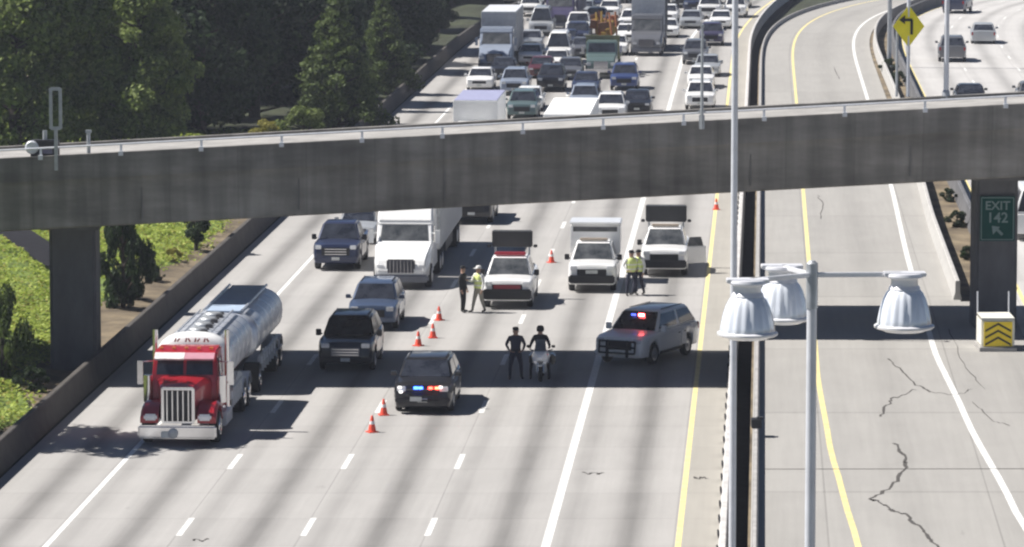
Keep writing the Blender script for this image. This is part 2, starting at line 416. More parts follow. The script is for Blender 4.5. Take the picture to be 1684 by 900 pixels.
# joints on the face as thin vertical ribs, drip stains
for x in (-2.4, -13.2, 8.5, -7.6, 14.2, -24, 22, 30):
    m = MB(); m.box((x, .225, deck_z(x) - 1.45), (.05, .12, 1.5)); m.build('web_joint', mat('joint', (.15, .148, .142), .9), bridge)
for side, y0, hh in ((0, .10, .30),):
    for i in range(-14, 16):
        x = -14.2 + 2.86 * (i + 0.1) + (0.7 if side else 0)
        pm = MB(); zb = deck_z(x) + (.2 if side == 0 else 0)
        pm.box((x, y0, zb + hh / 2), (.08, .08, hh)); pm.box((x, y0 - .13, zb - .02), (.16, .14, .16))
        pm.build('rail_post', POLEW, bridge)
    rm = MB()
    top = deck_z(0) + (.2 if side == 0 else 0) + hh
    for z, rr_ in (((0, .035),) if side == 0 else ((0, .035),)):
        a = -75; b = 85
        rm.tube((a, y0, top + z + .0538 * a), (b, y0, top + z + .0538 * b), rr_, n=8)
    rm.build('hand_rail', POLEW, bridge)
def pier(name, x, w, y, d, zb, label):
    r = empty(name, (x, y, zb)); tag(r, label, 'bridge pier')
    zt = deck_z(x) - 2.5 - zb
    a = MB(); a.box((0, 0, zt / 2 - .3), (w, d, zt + .5)); a.build('shaft', PIERC, r, bevel=.12, seg=3)
    c = MB(); c.box((0, .4, zt + .02), (w + .5, d + 2.6, .34)); c.build('bearing_cap', PIERC, r, bevel=.05)
    return r
pier('bridge_pier', -15.95, 1.68, BD + 3.6, 2.0, 0, 'square concrete pier on the grass beside the left barrier')
pr = pier('bridge_pier', 17.55, 1.52, BD + 3.4, 2.0, H2, 'concrete pier carrying the green exit sign, beside the ramp')
# shade inside: the girder is a closed box, so light only reaches its face
# exit sign
GREEN = mat('sign_green', (.008, .06, .05), .6, 0, .1, spec=.1); SIGNW = mat('sign_white', (.16, .23, .22), .6)
es = empty('exit_sign', (17.55, BD + 2.28, 5.72)); tag(es, 'green exit sign with number and arrow fixed to the right pier', 'sign')
m = MB(); m.box((0, 0, 0), (1.26, .04, 1.62)); m.build('sign_plate', GREEN, es)
m = MB()
for c, d in (((0, -.024, .76), (1.16, .008, .03)), ((0, -.024, -.76), (1.16, .008, .03)), ((-.58, -.024, 0), (.03, .008, 1.5)), ((.58, -.024, 0), (.03, .008, 1.5))): m.box(c, d)
m.build('sign_border', SIGNW, es)
def text(s, name, size, loc, m, parent, rot=(R(90), 0, 0), ext=.004):
    cu = bpy.data.curves.new(name, 'FONT'); cu.body = s; cu.size = size; cu.align_x = 'CENTER'; cu.align_y = 'CENTER'; cu.extrude = ext; cu.offset = .008
    cu.materials.append(m); o = bpy.data.objects.new(name, cu); COL.objects.link(o)
    me = bpy.data.meshes.new_from_object(o.evaluated_get(bpy.context.evaluated_depsgraph_get())); bpy.data.objects.remove(o)
    o = bpy.data.objects.new(name, me); COL.objects.link(o); o.parent = parent; o.location = loc; o.rotation_euler = rot
    return o
text('EXIT', 'lettering', .44, (0, -.03, .46), SIGNW, es); text('142', 'number', .52, (0, -.03, .02), SIGNW, es)
m = MB(); A = Matrix.Rotation(R(-45), 3, 'Y')
m.box(Vector((.08, -.028, -.48)), (.30, .01, .10), M=Matrix.Rotation(R(45), 3, 'Y')); 
m.add([(-.2, -.03, -.26), (.10, -.03, -.30), (-.16, -.03, -.58)], [(0, 1, 2)]); m.build('arrow', SIGNW, es)
# crash cushion with chevrons
YEL = mat('reflective_yellow', (.85, .62, .02), .5, 0, .1); BLK = mat('black_stripe', (.02, .02, .02), .6)
cc = empty('crash_cushion', (16.95, 153.5, H2)); tag(cc, 'white crash cushion with yellow and black chevron face, in the gore before the right pier', 'crash cushion')
m = MB(); m.box((0, .9, .62), (1.16, 1.7, .95)); m.box((0, .9, 1.12), (1.22, 1.8, .08)); m.build('body', mat('cushion_white', (.7, .69, .62), .6), cc, bevel=.04)
m = MB(); m.box((0, .9, .07), (1.3, 2.0, .14)); m.build('base', DECKC, cc, bevel=.02)
m = MB(); m.box((0, .03, .60), (.98, .04, .86)); m.build('chevron_panel', YEL, cc)
m = MB()
for z in (.22, .46, .70):
    for sx in (-1, 1):
        m.add([(0, .004, z + .22), (0, .004, z + .30), (sx * .45, .004, z + .05), (sx * .45, .004, z - .03)], [(0, 1, 2, 3)])
m.build('chevron_stripes', BLK, cc)
for sx in (-.55, .55):
    m = MB(); m.tube((sx, 1.6, .1), (sx, 1.75, 1.9), .025); m.build('stake', POLEW, cc)

# yellow turn sign on the far side of the bridge, with light poles
def pole_obj(name, x, y, z0, z1, r0, r1, m, label, cat='pole', arm=None, group=None):
    r = empty(name, (x, y, z0)); tag(r, label, cat, group)
    a = MB(); a.tube((0, 0, 0), (0, 0, z1 - z0), r0, r1, 14); a.build('shaft', m, r)
    b = MB(); b.box((0, 0, .03), (r0 * 4.2, r0 * 4.2, .06)); b.lathe([(r0 * 1.5, .05), (r0 * 1.4, .3), (r0 * 1.05, .36)], (0, 0, 0), n=12)
    b.build('base_plate', STEEL, r)
    if arm:
        c = MB(); c.tube((0, 0, z1 - z0 - .2), (arm, 0, z1 - z0 + .25), r1 * .8, r1 * .5, 8); c.build('arm', m, r)
        d = MB(); d.box((arm * 1.1, 0, z1 - z0 + .25), (.7, .28, .14), taper=(.7, .7)); d.build('lamp_head', STEEL, r, bevel=.03)
    return r
ts = empty('turn_sign', (14.95, BD + W - .02, deck_z(14.95)-.1)); tag(ts, 'yellow diamond warning sign with black left turn arrow on the bridge', 'sign')
zc = 12.23 - (deck_z(14.95)-.1)
m = MB(); m.tube((0, .05, 0), (0, .05, 4.4), .07); m.build('post', POLEW, ts)
m = MB(); m.tube((-.42, .1, 0), (-.42, .1, zc + .1), .05); m.build('post', STEEL, ts)
m = MB(); s = .80
m.add([(0, 0, zc + s), (s * .74, -.03, zc), (0, 0, zc - s), (-s * .74, -.03, zc), (0, .02, zc + s), (s * .74, -.01, zc), (0, .02, zc - s), (-s * .74, -.01, zc)],
      [(3, 2, 1, 0), (4, 5, 6, 7), (0, 1, 5, 4), (1, 2, 6, 5), (2, 3, 7, 6), (3, 0, 4, 7)])
m.build('sign_plate', mat('sign_yellow', (.9, .78, .02), .45, 0, .05), ts)
m = MB()
for c, d in (((.11, -.05, zc - .03), (.10, .012, .56)), ((-.02, -.05, zc + .24), (.30, .012, .10))): m.box(c, d)
m.add([(-.14, -.052, zc + .42), (-.36, -.052, zc + .24), (-.14, -.052, zc + .08)], [(0, 1, 2)])
m.build('arrow', BLK, ts)

def xat(px, D): return (px - 842) / (FPX * math.cos(PITCH)) * D * 1.0
def zat(py, D): return CAM_H - D * math.tan(PITCH + math.atan((py - 450) / FPX))
pole_obj('light_pole', xat(1549, 168) , BD + W - .16, deck_z(16.3) - .26, 18.5, .10, .08, POLEW, 'slim pale light pole behind the bridge, right of the yellow sign', 'light pole', arm=2.0)
pole_obj('light_pole', xat(1459, 300), 300, H2, 16, .16, .12, STEEL, 'thin dark light pole on the far gore, left of the yellow sign', 'light pole', arm=-2)
# pole hung on the bridge face
hp = empty('bracket_pole', (xat(1153, BD - .15), BD - .16, zat(212, BD))); tag(hp, 'thin grey pole bracketed to the outer face of the bridge', 'pole')
m = MB(); m.tube((0, 0, 0), (0, 0, 3.6), .06, .045, 10); m.build('shaft', STEEL, hp)
m = MB(); m.box((0, .1, .25), (.2, .2, .5)); m.box((0, .05, .62), (.28, .14, .06)); m.build('bracket', STEEL, hp, bevel=.01)
m = MB(); m.box((0, 0, 3.66), (.12, .3, .12)); m.build('cap', STEEL, hp, bevel=.02)
# tall white pole in the median in front of the bridge
pole_obj('tall_light_pole', 5.43, 108, -.14, 18.5, .092, .075, POLEW, 'tall white light pole in the median, crossing in front of the bridge', 'light pole', arm=-2.4)
# nearest pole with bell-shaped lamps
lp = empty('cluster_light_pole', (3.13, 46, H2)); tag(lp, 'nearest pale pole carrying a cluster of three bell shaped glass lamps', 'light pole')
zt = 16.72 - H2
m = MB(); m.tube((0, 0, 0), (0, 0, zt + .06), .075, .052, 20); m.build('shaft', POLEW, lp)
m = MB(); m.tube((0, 0, zt - .35), (0, 0, zt + .12), .062, .062, 16); m.lathe([(.062, zt + .12), (.03, zt + .15)], (0, 0, 0), n=16); m.build('collar', STEEL, lp)
m = MB(); m.box((0, 0, .03), (.4, .4, .06)); m.build('base_plate', STEEL, lp)
LENS = bpy.data.materials.new('ribbed_lens'); LENS.use_nodes = True
b = LENS.node_tree.nodes['Principled BSDF']; b.inputs['Base Color'].default_value = (.78, .82, .88, 1); b.inputs['Roughness'].default_value = .22
b.inputs['Metallic'].default_value = .1; b.inputs['Coat Weight'].default_value = .8
CAPM = mat('lamp_cap', (.78, .78, .8), .35, .2, .05)
for hx, hy in ((-.70, -.55), (-.27, .75), (.97, .05)):
    a = MB(); a.box((hx / 2, hy / 2, zt), (math.hypot(hx, hy) - .05, .05, .05), rz=math.atan2(hy, hx)); a.build('arm', CAPM, lp, bevel=.008)
    h = MB(); h.box((hx, hy, zt + .005), (.44, .2, .04), mi=0); h.lathe([(.20, zt + .015), (.21, zt - .02), (.14, zt - .05), (.14, zt - .11), (.16, zt - .13), (.17, zt - .16)], (hx, hy, 0), n=24)
    ho = h.build('lamp_head', CAPM, lp, bevel=.006)
    l = MB(); rings = []
    for r_, z in ((.15, -.15), (.19, -.19), (.225, -.26), (.255, -.36), (.275, -.46), (.285, -.53), (.27, -.57), (.2, -.60), (.05, -.615)):
        ring = []
        for i in range(72):
            t = 2 * math.pi * i / 72; k = 1 + (.018 if i % 4 < 2 else -.018) * (1 if z > -.55 else 0)
            ring.append((hx + r_ * k * math.cos(t), hy + r_ * k * math.sin(t), zt + z))
        rings.append(ring)
    l.loft(rings); l.build('ribbed_glass', LENS, ho, angle=60)
    k = MB(); k.lathe([(.29, zt - .52), (.315, zt - .535), (.315, zt - .555), (.29, zt - .57)], (hx, hy, 0), n=40); k.build('rim', CAPM, ho)

# bridge furniture at the left end
sb = empty('sign_frame', (xat(95, BD), BD - .1, deck_z(-16.2) - .3)); tag(sb, 'narrow grey sign frame with two uprights standing on the left end of the bridge', 'sign frame')
for sx in (-.17, .17):
    m = MB(); m.box((sx, 0, 2.2), (.12, .06, 1.45)); m.build('upright', STEEL, sb, bevel=.01)
for z_ in (2.9, 1.5):
    m = MB(); m.box((0, 0, z_), (.34, .056, .12)); m.build('crossbar', STEEL, sb)
m = MB(); m.box((0, 0, .75), (.12, .12, 1.5)); m.build('post', STEEL, sb)
eq = empty('utility_cabinet', (xat(72, BD + .5), BD + .5, deck_z(-16.7))); tag(eq, 'dark utility cabinet with pale round cover behind the bridge rail', 'cabinet')
m = MB(); m.box((.1, 0, .42), (1.0, .5, .7)); m.build('box', DARKPL, eq, bevel=.04)
m = MB(); m.lathe([(.2, -.1), (.24, -.05), (.24, .05), (.18, .1)], (-.34, -.28, .52), axis='Y', n=18); m.build('round_cover', POLEW, eq)
m = MB(); m.box((.22, -.27, .4), (.34, .04, .22)); m.build('vent', mat('vent_violet', (.2, .19, .28), .5), eq)
m = MB(); m.tube((.1, 0, .75), (.1, 0, 1.1), .08); m.build('stub', STEEL, eq)
st = MB(); st.tube((0, 0, 0), (0, 0, .95), .07); st.box((0, 0, .98), (.2, .2, .1))
tag(st.build('short_post', STEEL, loc=(xat(148, BD + .4), BD + .4, deck_z(-15)+0)), 'short grey post behind the rail right of the sign frame', 'post')

# ------------------------------------------------------------------ vehicles
def wheel(parent, x, y, r, w, rimm=RIM, name='wheel'):
    a = MB(); s = 1 if x > 0 else -1
    a.lathe([(r * .55, -w / 2), (r * .93, -w / 2), (r, -w / 2 + .04), (r, w / 2 - .04), (r * .93, w / 2), (r * .55, w / 2)], (x - s * w / 2, y, r), axis='X', n=22)
    o = a.build(name, RUBBER, parent)
    b = MB(); b.lathe([(r * .6, 0), (r * .56, s * .02), (r * .3, -s * .02), (r * .12, s * .03)], (x + s * .002, y, r), axis='X', n=14)
    b.build('rim', rimm, o)
    return o
def car(name, L=4.7, Wd=1.84, H=1.46, hood=.82, belt=.95, cowl=1.15, rf=1.95, rr=3.35, back=4.1, wr=.33, fa=.92, ra=3.75, tail=.95, pickup=False,
        body=WHITE, glass=GLASS, nose=.72, gz=(.42, .68), gm=DARKPL, bumper=None, tw=.20, far=False, lampz=None, bumpz=.42, chrome=False):
    """front at y=0, tail at y=L, base z=0"""
    r = empty(name); hw = Wd / 2; zb0 = .24 if H < 1.7 else .34
    ra_ = wr + .075
    ys = {0.0, .05, .18, .4, cowl * .6, cowl, (cowl + ra) / 2, L - .35, L - .12, L - .03, L}
    for c in (fa, ra):
        for k in range(-4, 5): ys.add(round(c + ra_ * math.sin(R(k * 22.4)), 3))
        ys.add(c - ra_ - .02); ys.add(c + ra_ + .02)
    rings = []
    for y in sorted(q for q in ys if 0 <= q <= L):
        zb = zb0
        for c in (fa, ra):
            if abs(y - c) < ra_: zb = max(zb, wr + math.sqrt(max(0, ra_ ** 2 - (y - c) ** 2)) * .98)
        if y < .02: zt = nose; f = .86
        elif y < .1: zt = nose + (hood - nose) * .7; f = .92
        elif y < .3: zt = hood - .03; f = .965
        elif y <= cowl: zt = hood + (belt - hood) * (y / cowl) ** 1.2; f = 1
        elif y < L - .2: zt = belt + (tail - belt) * max(0, (y - back) / max(.01, L - back)) if not pickup else belt - (.02 if y > back else 0); f = 1
        else: zt = tail - .03 * (y > L - .08); f = 1 - .05 * (y > L - .2) - .04 * (y > L - .08)
        if y < .02 or y > L - .02: zb = zb0 + .06
        h = hw * f; zb = min(zb, zt - .12)
        pr_ = [(.0, zb), (h * .72, zb), (h * .96, zb + .015), (h * .985, zb + (zt - zb) * .25), (h, zb + (zt - zb) * .5), (h * .985, zt - (zt - zb) * .17), (h * .945, zt - .03), (h * .8, zt + .0), (h * .45, zt + .022), (0, zt + .03)]
        rings.append([(x, y, z) for x, z in pr_] + [(-x, y, z) for x, z in pr_[-2:0:-1]])
    m = MB(); m.loft(rings); m.build('body', body, r, angle=32)
    # cabin
    b0, b1, t0, t1 = cowl, back, rf, rr
    wb, wt = hw * .93, hw * .93 - (H - belt) * .30
    z0, z1 = belt - .01, H - .04
    B = [(-wb, b0, z0), (wb, b0, z0), (wb, b1, z0), (-wb, b1, z0)]; T = [(-wt, t0, z1), (wt, t0, z1), (wt, t1, z1), (-wt, t1, z1)]
    Tc = [(-wt * .78, t0 + .16, H), (wt * .78, t0 + .16, H), (wt * .78, t1 - .16, H), (-wt * .78, t1 - .16, H)]
    m = MB(); m.add(B + T + Tc, [(3, 2, 1, 0), (0, 1, 5, 4), (1, 2, 6, 5), (2, 3, 7, 6), (3, 0, 4, 7), (4, 5, 9, 8), (5, 6, 10, 9), (6, 7, 11, 10), (7, 4, 8, 11), (8, 9, 10, 11)])
    m.build('roof', body, r, bevel=.06, seg=3, angle=50)
    m = MB(); m.panel([B[0], B[1], T[1], T[0]], .045, .010, ins2=.05); m.build('windshield', glass, r)
    m = MB(); m.panel([B[2], B[3], T[3], T[2]], .06, .010, ins2=.10); m.build('rear_window', GLASS, r)
    mid = (t0 + t1) / 2 + (.1 if not pickup else 0)
    for sx in (-1, 1):
        def pt(y, top): return (sx * (wt if top else wb), y, z1 if top else z0)
        for (ya, yb, yc, yd) in ((b0 + .05, mid, mid, t0), (mid, b1 - .05, t1, mid)):
            q = [pt(ya, 0), pt(yb, 0), pt(yc, 1), pt(yd, 1)]
            if sx < 0: q = q[::-1]
            m = MB(); m.panel(q, .07, .010, ins2=.12); m.build('side_window', GLASS, r)
        lz = lampz or (hood + nose) / 2 - .07
        m = MB(); m.box((sx * hw * (.72 if not pickup else .755), .035, lz), (hw * (.30 if not pickup else .26), .12, .17 if H > 1.6 else .12)); m.build('headlight', LAMPG, r, bevel=.02)
        m = MB(); m.box((sx * hw * .86, L - .04, tail - .18), (hw * .16, .10, .26)); m.build('tail_light', TAIL, r, bevel=.02)
        m = MB(); m.box((sx * (hw + .10), cowl + .28, belt + .09), (.20, .12, .15 if H < 1.8 else .24)); m.box((sx * (hw + .0), cowl + .28, belt + .04), (.12, .06, .05)); m.build('mirror', body if not pickup else DARKPL, r, bevel=.02)
        for ya, yb in ((cowl + .12, mid - .02), (mid + .02, min(ra - ra_ * .35, t1 + .1))):
            zl, zh = zb0 + .14, belt - .17
            m = MB(); m.box((sx * (hw - .008), (ya + yb) / 2, (zl + zh) / 2), (.035, yb - ya, zh - zl)); d_ = m.build('door', body, r, bevel=.012)
            m = MB(); m.box((sx * (hw + .018), yb - .16, zh - .06), (.03, .14, .03)); m.build('handle', DARKPL, d_)
        m = MB(); m.box((sx * (hw - .015), (fa + ra) / 2, zb0 + .05), (.05, ra - fa - 2 * ra_ - .05, .10)); m.build('sill_trim', DARKPL, r)
        if 1.6 < H < 2.1 and not pickup:
            m = MB(); m.tube((sx * wt * .86, t0 + .35, H + .012), (sx * wt * .86, t1 - .25, H + .012), .018, n=6); m.build('roof_rail', DARKPL, r)
        for y in (fa, ra): wheel(r, sx * (hw - .02), y, wr, tw)
    m = MB(); m.box((0, .012, (gz[0] + gz[1]) / 2), (hw * (1.02 if not pickup else 1.22), .07, gz[1] - gz[0])); g_ = m.build('grille', gm, r, bevel=.015)
    if chrome:
        m = MB()
        for k in range(3): m.box((0, -.03, gz[0] + (gz[1] - gz[0]) * (k + .5) / 3), (hw * .94, .02, .03))
        m.build('grille_bar', CHROME, g_)
    m = MB(); m.box((0, .0, bumpz), (Wd * .93, .16, .17)); m.build('bumper', bumper or body, r, bevel=.04)
    m = MB(); m.box((0, -.09, bumpz), (.34, .012, .13)); m.build('licence_plate', PLATE, r)
    if pickup:
        m = MB(); m.box((0, (back + L) / 2 + .03, belt - .03), (Wd * .82, L - back - .22, .12)); m.build('bed_cover', DARKPL, r, bevel=.01)
    return r

KIND = {
 'sedan': dict(name='sedan'),
 'suv': dict(name='suv', L=4.8, Wd=1.93, H=1.74, hood=1.02, belt=1.12, cowl=1.15, rf=1.8, rr=4.0, back=4.6, wr=.37, fa=.95, ra=3.8, tail=1.12, nose=.88, gz=(.55, .84), bumpz=.47),
 'pickup': dict(name='pickup_truck', L=5.8, Wd=2.03, H=1.95, hood=1.18, belt=1.24, cowl=1.45, rf=2.1, rr=3.5, back=3.85, wr=.41, fa=1.0, ra=4.6, tail=1.24, nose=1.05, gz=(.68, 1.02), bumpz=.55, pickup=True, tw=.25),
 'van': dict(name='cargo_van', L=5.6, Wd=2.02, H=2.3, hood=1.12, belt=1.2, cowl=.95, rf=1.6, rr=5.35, back=5.55, wr=.37, fa=.9, ra=4.5, tail=1.2, nose=.9, gz=(.55, .85), bumpz=.47),
 'hatch': dict(name='hatchback', L=4.2, H=1.5, rr=3.3, back=4.0, ra=3.4, tail=1.0),
}
PROTO = {}
KIDMAP = {}
def regmap(root):
    for o in [root] + shapes(root): KIDMAP[o.name] = list(o.children)
def placed(kind, px, py, body, label, group=None, z=0, rz=None, rear=False, cat=None, dxy=None):
    cat = cat or {'sedan': 'car', 'suv': 'SUV', 'pickup': 'pickup truck', 'van': 'van', 'hatch': 'car'}[kind]
    if kind not in PROTO:
        o = car(**KIND[kind]); bpy.context.view_layer.update(); PROTO[kind] = o; regmap(o)
    else:
        o = copy_tree(PROTO[kind], KIDMAP)
    tag(o, label, cat, group)
    p = at(px, py, z)
    ang = ROT if rz is None else rz
    if rear:
        L = KIND[kind].get('L', 4.7); ang += math.pi; p = p + Vector((-math.sin(ang), math.cos(ang), 0)) * -L
    if not rear and py < 60 and rz is None: ang = -math.atan(ROAD + (p.y - 338) / 1000)
    o.location = p; o.rotation_euler = (0, 0, ang)
    def paintit(ob, par):
        for c in [q for q in ALLK(ob)]:
            for s in c.material_slots:
                if s.material and s.material.name.startswith('paint_'):
                    s.link = 'OBJECT'; s.material = body
    paintit(o, None)
    return o
def ALLK(o):
    out = []; st = [o]
    while st:
        q = st.pop(); ch = CHILD.get(q.name) if q.name in CHILD else q.children
        for c in ch: out.append(c); st.append(c)
    return out
CHILD = {}

G1 = 'vehicles held behind the police line'
# --- police SUV with blue and red lights
ps = car('police_suv', L=5.0, Wd=2.02, H=1.68, hood=1.02, belt=1.12, cowl=1.25, rf=1.95, rr=4.1, back=4.75, wr=.38, fa=1.0, ra=3.95, tail=1.12, body=BLACK, nose=.88, gz=(.62, .86), bumpz=.5, bumper=DARKPL)
ps.location = at(695, 682); ps.rotation_euler = (0, 0, ROT); tag(ps, 'black police SUV with blue and red grille lights, half out of the bridge shadow', 'police SUV')
m = MB()
for x in (-.38, .38): m.box((x, -.14, .62), (.07, .08, .55))
for z in (.5, .68, .86): m.tube((-.55, -.16, z), (.55, -.16, z), .03)
m.build('push_bar', DARKPL, ps)
for x, c in ((-.22, (.03, .12, 1)), (-.06, (.03, .1, .9)), (.28, (1, .05, .03)), (.50, (1, .08, .04))):
    m = MB(); m.box((x, -.10, .93), (.15, .06, .08)); m.build('strobe_light', mat('strobe_%d' % int(100 * x + 50), c, .3, emit=(*c, 9)), ps, bevel=.01)
m = MB(); m.box((-.22, -.2, .56), (.4, .01, .15)); m.build('licence_plate', PLATE, ps)
for x, z in ((-.78, .93), (-.74, .78), (.62, .95)):
    m = MB(); m.box((x, -.03, z), (.14, .06, .1)); m.build('lamp', mat('white_lamp', (.9, .9, .9), .3, emit=(1, .97, .9, .7)), ps, bevel=.02)
# --- angled white SUV in the shadow
ws = car('police_suv', L=5.2, Wd=2.05, H=1.9, hood=1.1, belt=1.2, cowl=1.3, rf=2.05, rr=4.5, back=5.05, wr=.40, fa=1.02, ra=4.05, tail=1.2, body=WHITE, nose=.95, gz=(.62, .92), bumpz=.52)
ws.location = at(1017, 603); ws.rotation_euler = (0, 0, R(-26)); tag(ws, 'white SUV stopped at an angle in shadow, red light behind its windshield', 'police SUV')
m = MB()
for x in (-.4, .4): m.box((x, -.14, .68), (.08, .1, .62))
for z in (.52, .74, .96): m.tube((-.72, -.17, z), (.72, -.17, z), .035)
for x in (-.72, .72): m.tube((x, -.17, .52), (x, -.1, .96), .035)
m.build('push_bar', DARKPL, ws)
m = MB(); m.box((.12, 1.78, 1.72), (.22, .08, .10)); m.build('dash_light', mat('red_flash', (1, .1, .1), .3, emit=(1, .12, .12, 14)), ws, bevel=.01)
m = MB(); m.box((-.2, 1.78, 1.72), (.18, .06, .07)); m.build('dash_light', mat('blue_flash', (.2, .3, 1), .3, emit=(.1, .15, 1, 1.5)), ws, bevel=.01)
# --- near traffic
bs = car('suv', L=5.0, Wd=2.05, H=1.87, hood=1.12, belt=1.2, cowl=1.25, rf=1.95, rr=4.2, back=4.8, wr=.39, fa=.95, ra=3.9, tail=1.2, body=BLACK, nose=1.0, gz=(.6, .9), gm=mat('mesh_grille', (.22, .22, .25), .4, .6), bumpz=.48, bumper=DARKPL, chrome=True)
bs.location = at(568, 613); bs.rotation_euler = (0, 0, ROT); tag(bs, 'black boxy SUV with a pale mesh grille entering the bridge shadow', 'SUV', G1)
c1 = placed('suv', 612, 545, STEELBLUE, 'blue grey SUV directly behind the black boxy SUV', G1)
dk = car('pickup_truck', **{k: v for k, v in KIND['pickup'].items() if k != 'name'}, body=NAVY, chrome=True)
dk.location = at(552, 446); dk.rotation_euler = (0, 0, ROT); tag(dk, 'dark navy pickup truck left of the white semi truck', 'pickup truck', G1)
placed('sedan', 585, 402, SILVER, 'silver car mostly hidden behind the dark navy pickup', G1)
placed('pickup', 775, 370, BLACK, 'dark pickup truck half under the bridge, right behind the white semi trailer', G1)
# white official pickup with red lights
hp_ = car('pickup_truck', **{k: v for k, v in KIND['pickup'].items() if k not in ('name', 'gm')}, body=WHITE, glass=GLASSG, bumper=DARKPL, gm=DARKPL)
hp_.location = at(834, 509); hp_.rotation_euler = (0, 0, ROT); tag(hp_, 'white pickup truck with red roof light bar and red lit grille', 'pickup truck', G1)
m = MB(); m.box((0, 2.3, 2.04), (1.3, .28, .12)); m.build('light_bar', mat('red_bar', (.3, .03, .05), .3, emit=(1, .05, .08, .05)), hp_, bevel=.03)
m = MB(); m.box((0, -.08, .62), (2.0, .14, .42)); m.build('winch_bumper', DARKPL, hp_, bevel=.05)
m = MB(); m.box((0, -.06, .92), (1.1, .05, .16)); m.build('warning_light', mat('red_grille_light', (.2, .025, .035), .4, emit=(1, .08, .12, .02)), hp_, bevel=.02)
0 and placed('pickup', 834, 447, BLACK, 'black pickup truck directly behind the white pickup with the red light bar', G1)
def white_pu(px, py, label):
    q = car('pickup_truck', **{k: v for k, v in KIND['pickup'].items() if k not in ('name', 'gm', 'gz')}, body=WHITE, glass=GLASSG, bumper=DARKPL, gz=(.66, 1.0))
    q.location = at(px, py); q.rotation_euler = (0, 0, ROT); tag(q, label, 'pickup truck', G1)
    m = MB(); m.box((0, -.08, .58), (1.95, .14, .34)); m.build('winch_bumper', DARKPL, q, bevel=.05)
    return q
j_ = white_pu(973, 482, 'white pickup truck with a raised white canopy, left of the vested officers')
m = MB(); m.box((0, -.15, .9), (.5, .02, .14)); m.build('grille_badge', PLATE, j_)
k_ = white_pu(1092, 456, 'white pickup truck with a black board behind its cab and one door open')
do = MB(); do.box((0, 0, 0), (.07, 1.05, .75)); dd = do.build('door', WHITE, k_, bevel=.03, loc=(1.32, 1.62, .82)); dd.rotation_euler = (0, 0, R(-62))
do = MB(); do.box((0, 0, .0), (.05, .8, .4), taper=(1, .7)); d2 = do.build('door_window', GLASSG, dd, bevel=.02, loc=(0, 0, .57))
0 and placed('van', 981, 443, WHITE, 'white van directly behind the white pickup at the carpool line', G1)
KIND['bigvan'] = dict(KIND['van'], name='work_van', belt=1.25, H=2.25, cowl=1.1, rf=1.75)
0 and placed('bigvan', 1097, 414, WHITE, 'white van with a large dark windshield behind the white pickup with the open door', G1, cat='van')

def board(q, w_, z0, z1, y):
    m = MB(); m.box((0, y, (z0 + z1) / 2), (w_, .12, z1 - z0)); b_ = m.build('message_board', mat('board_black', (.03, .03, .032), .6), q, bevel=.04)
    m = MB(); m.box((0, y - .07, z1 - .03), (w_ * .96, .03, .03)); m.build('board_edge', STEEL, b_)
    for sx in (-1, 1):
        m = MB(); m.box((sx * w_ * .42, y + .08, (1.2 + z0) / 2), (.08, .08, z0 - 1.1)); m.build('board_post', STEEL, q)
        m = MB(); m.box((sx * (w_ / 2 + .12), y, z0 + .05), (.16, .14, .12)); m.build('work_lamp', DARKPL, q, bevel=.02)
board(hp_, 1.68, 2.15, 2.86, 3.75); board(k_, 1.8, 2.02, 2.78, 3.8)
m = MB(); m.box((0, 4.75, 1.85), (2.15, 1.95, 1.3)); cn = m.build('canopy', WHITE, j_, bevel=.06)
m = MB(); m.box((0, 3.78, 2.30), (1.9, .03, .22)); m.build('canopy_window', GLASSG, cn, bevel=.01)
m = MB(); m.box((0, 4.7, 2.56), (2.2, 2.1, .09)); m.build('canopy_roof', WHITE, cn, bevel=.03)
for q in (j_, k_):
    m = MB(); m.box((0, 2.3, 2.03), (1.2, .26, .10)); m.build('light_bar', mat('amber_bar', (.5, .42, .34), .3), q, bevel=.03)

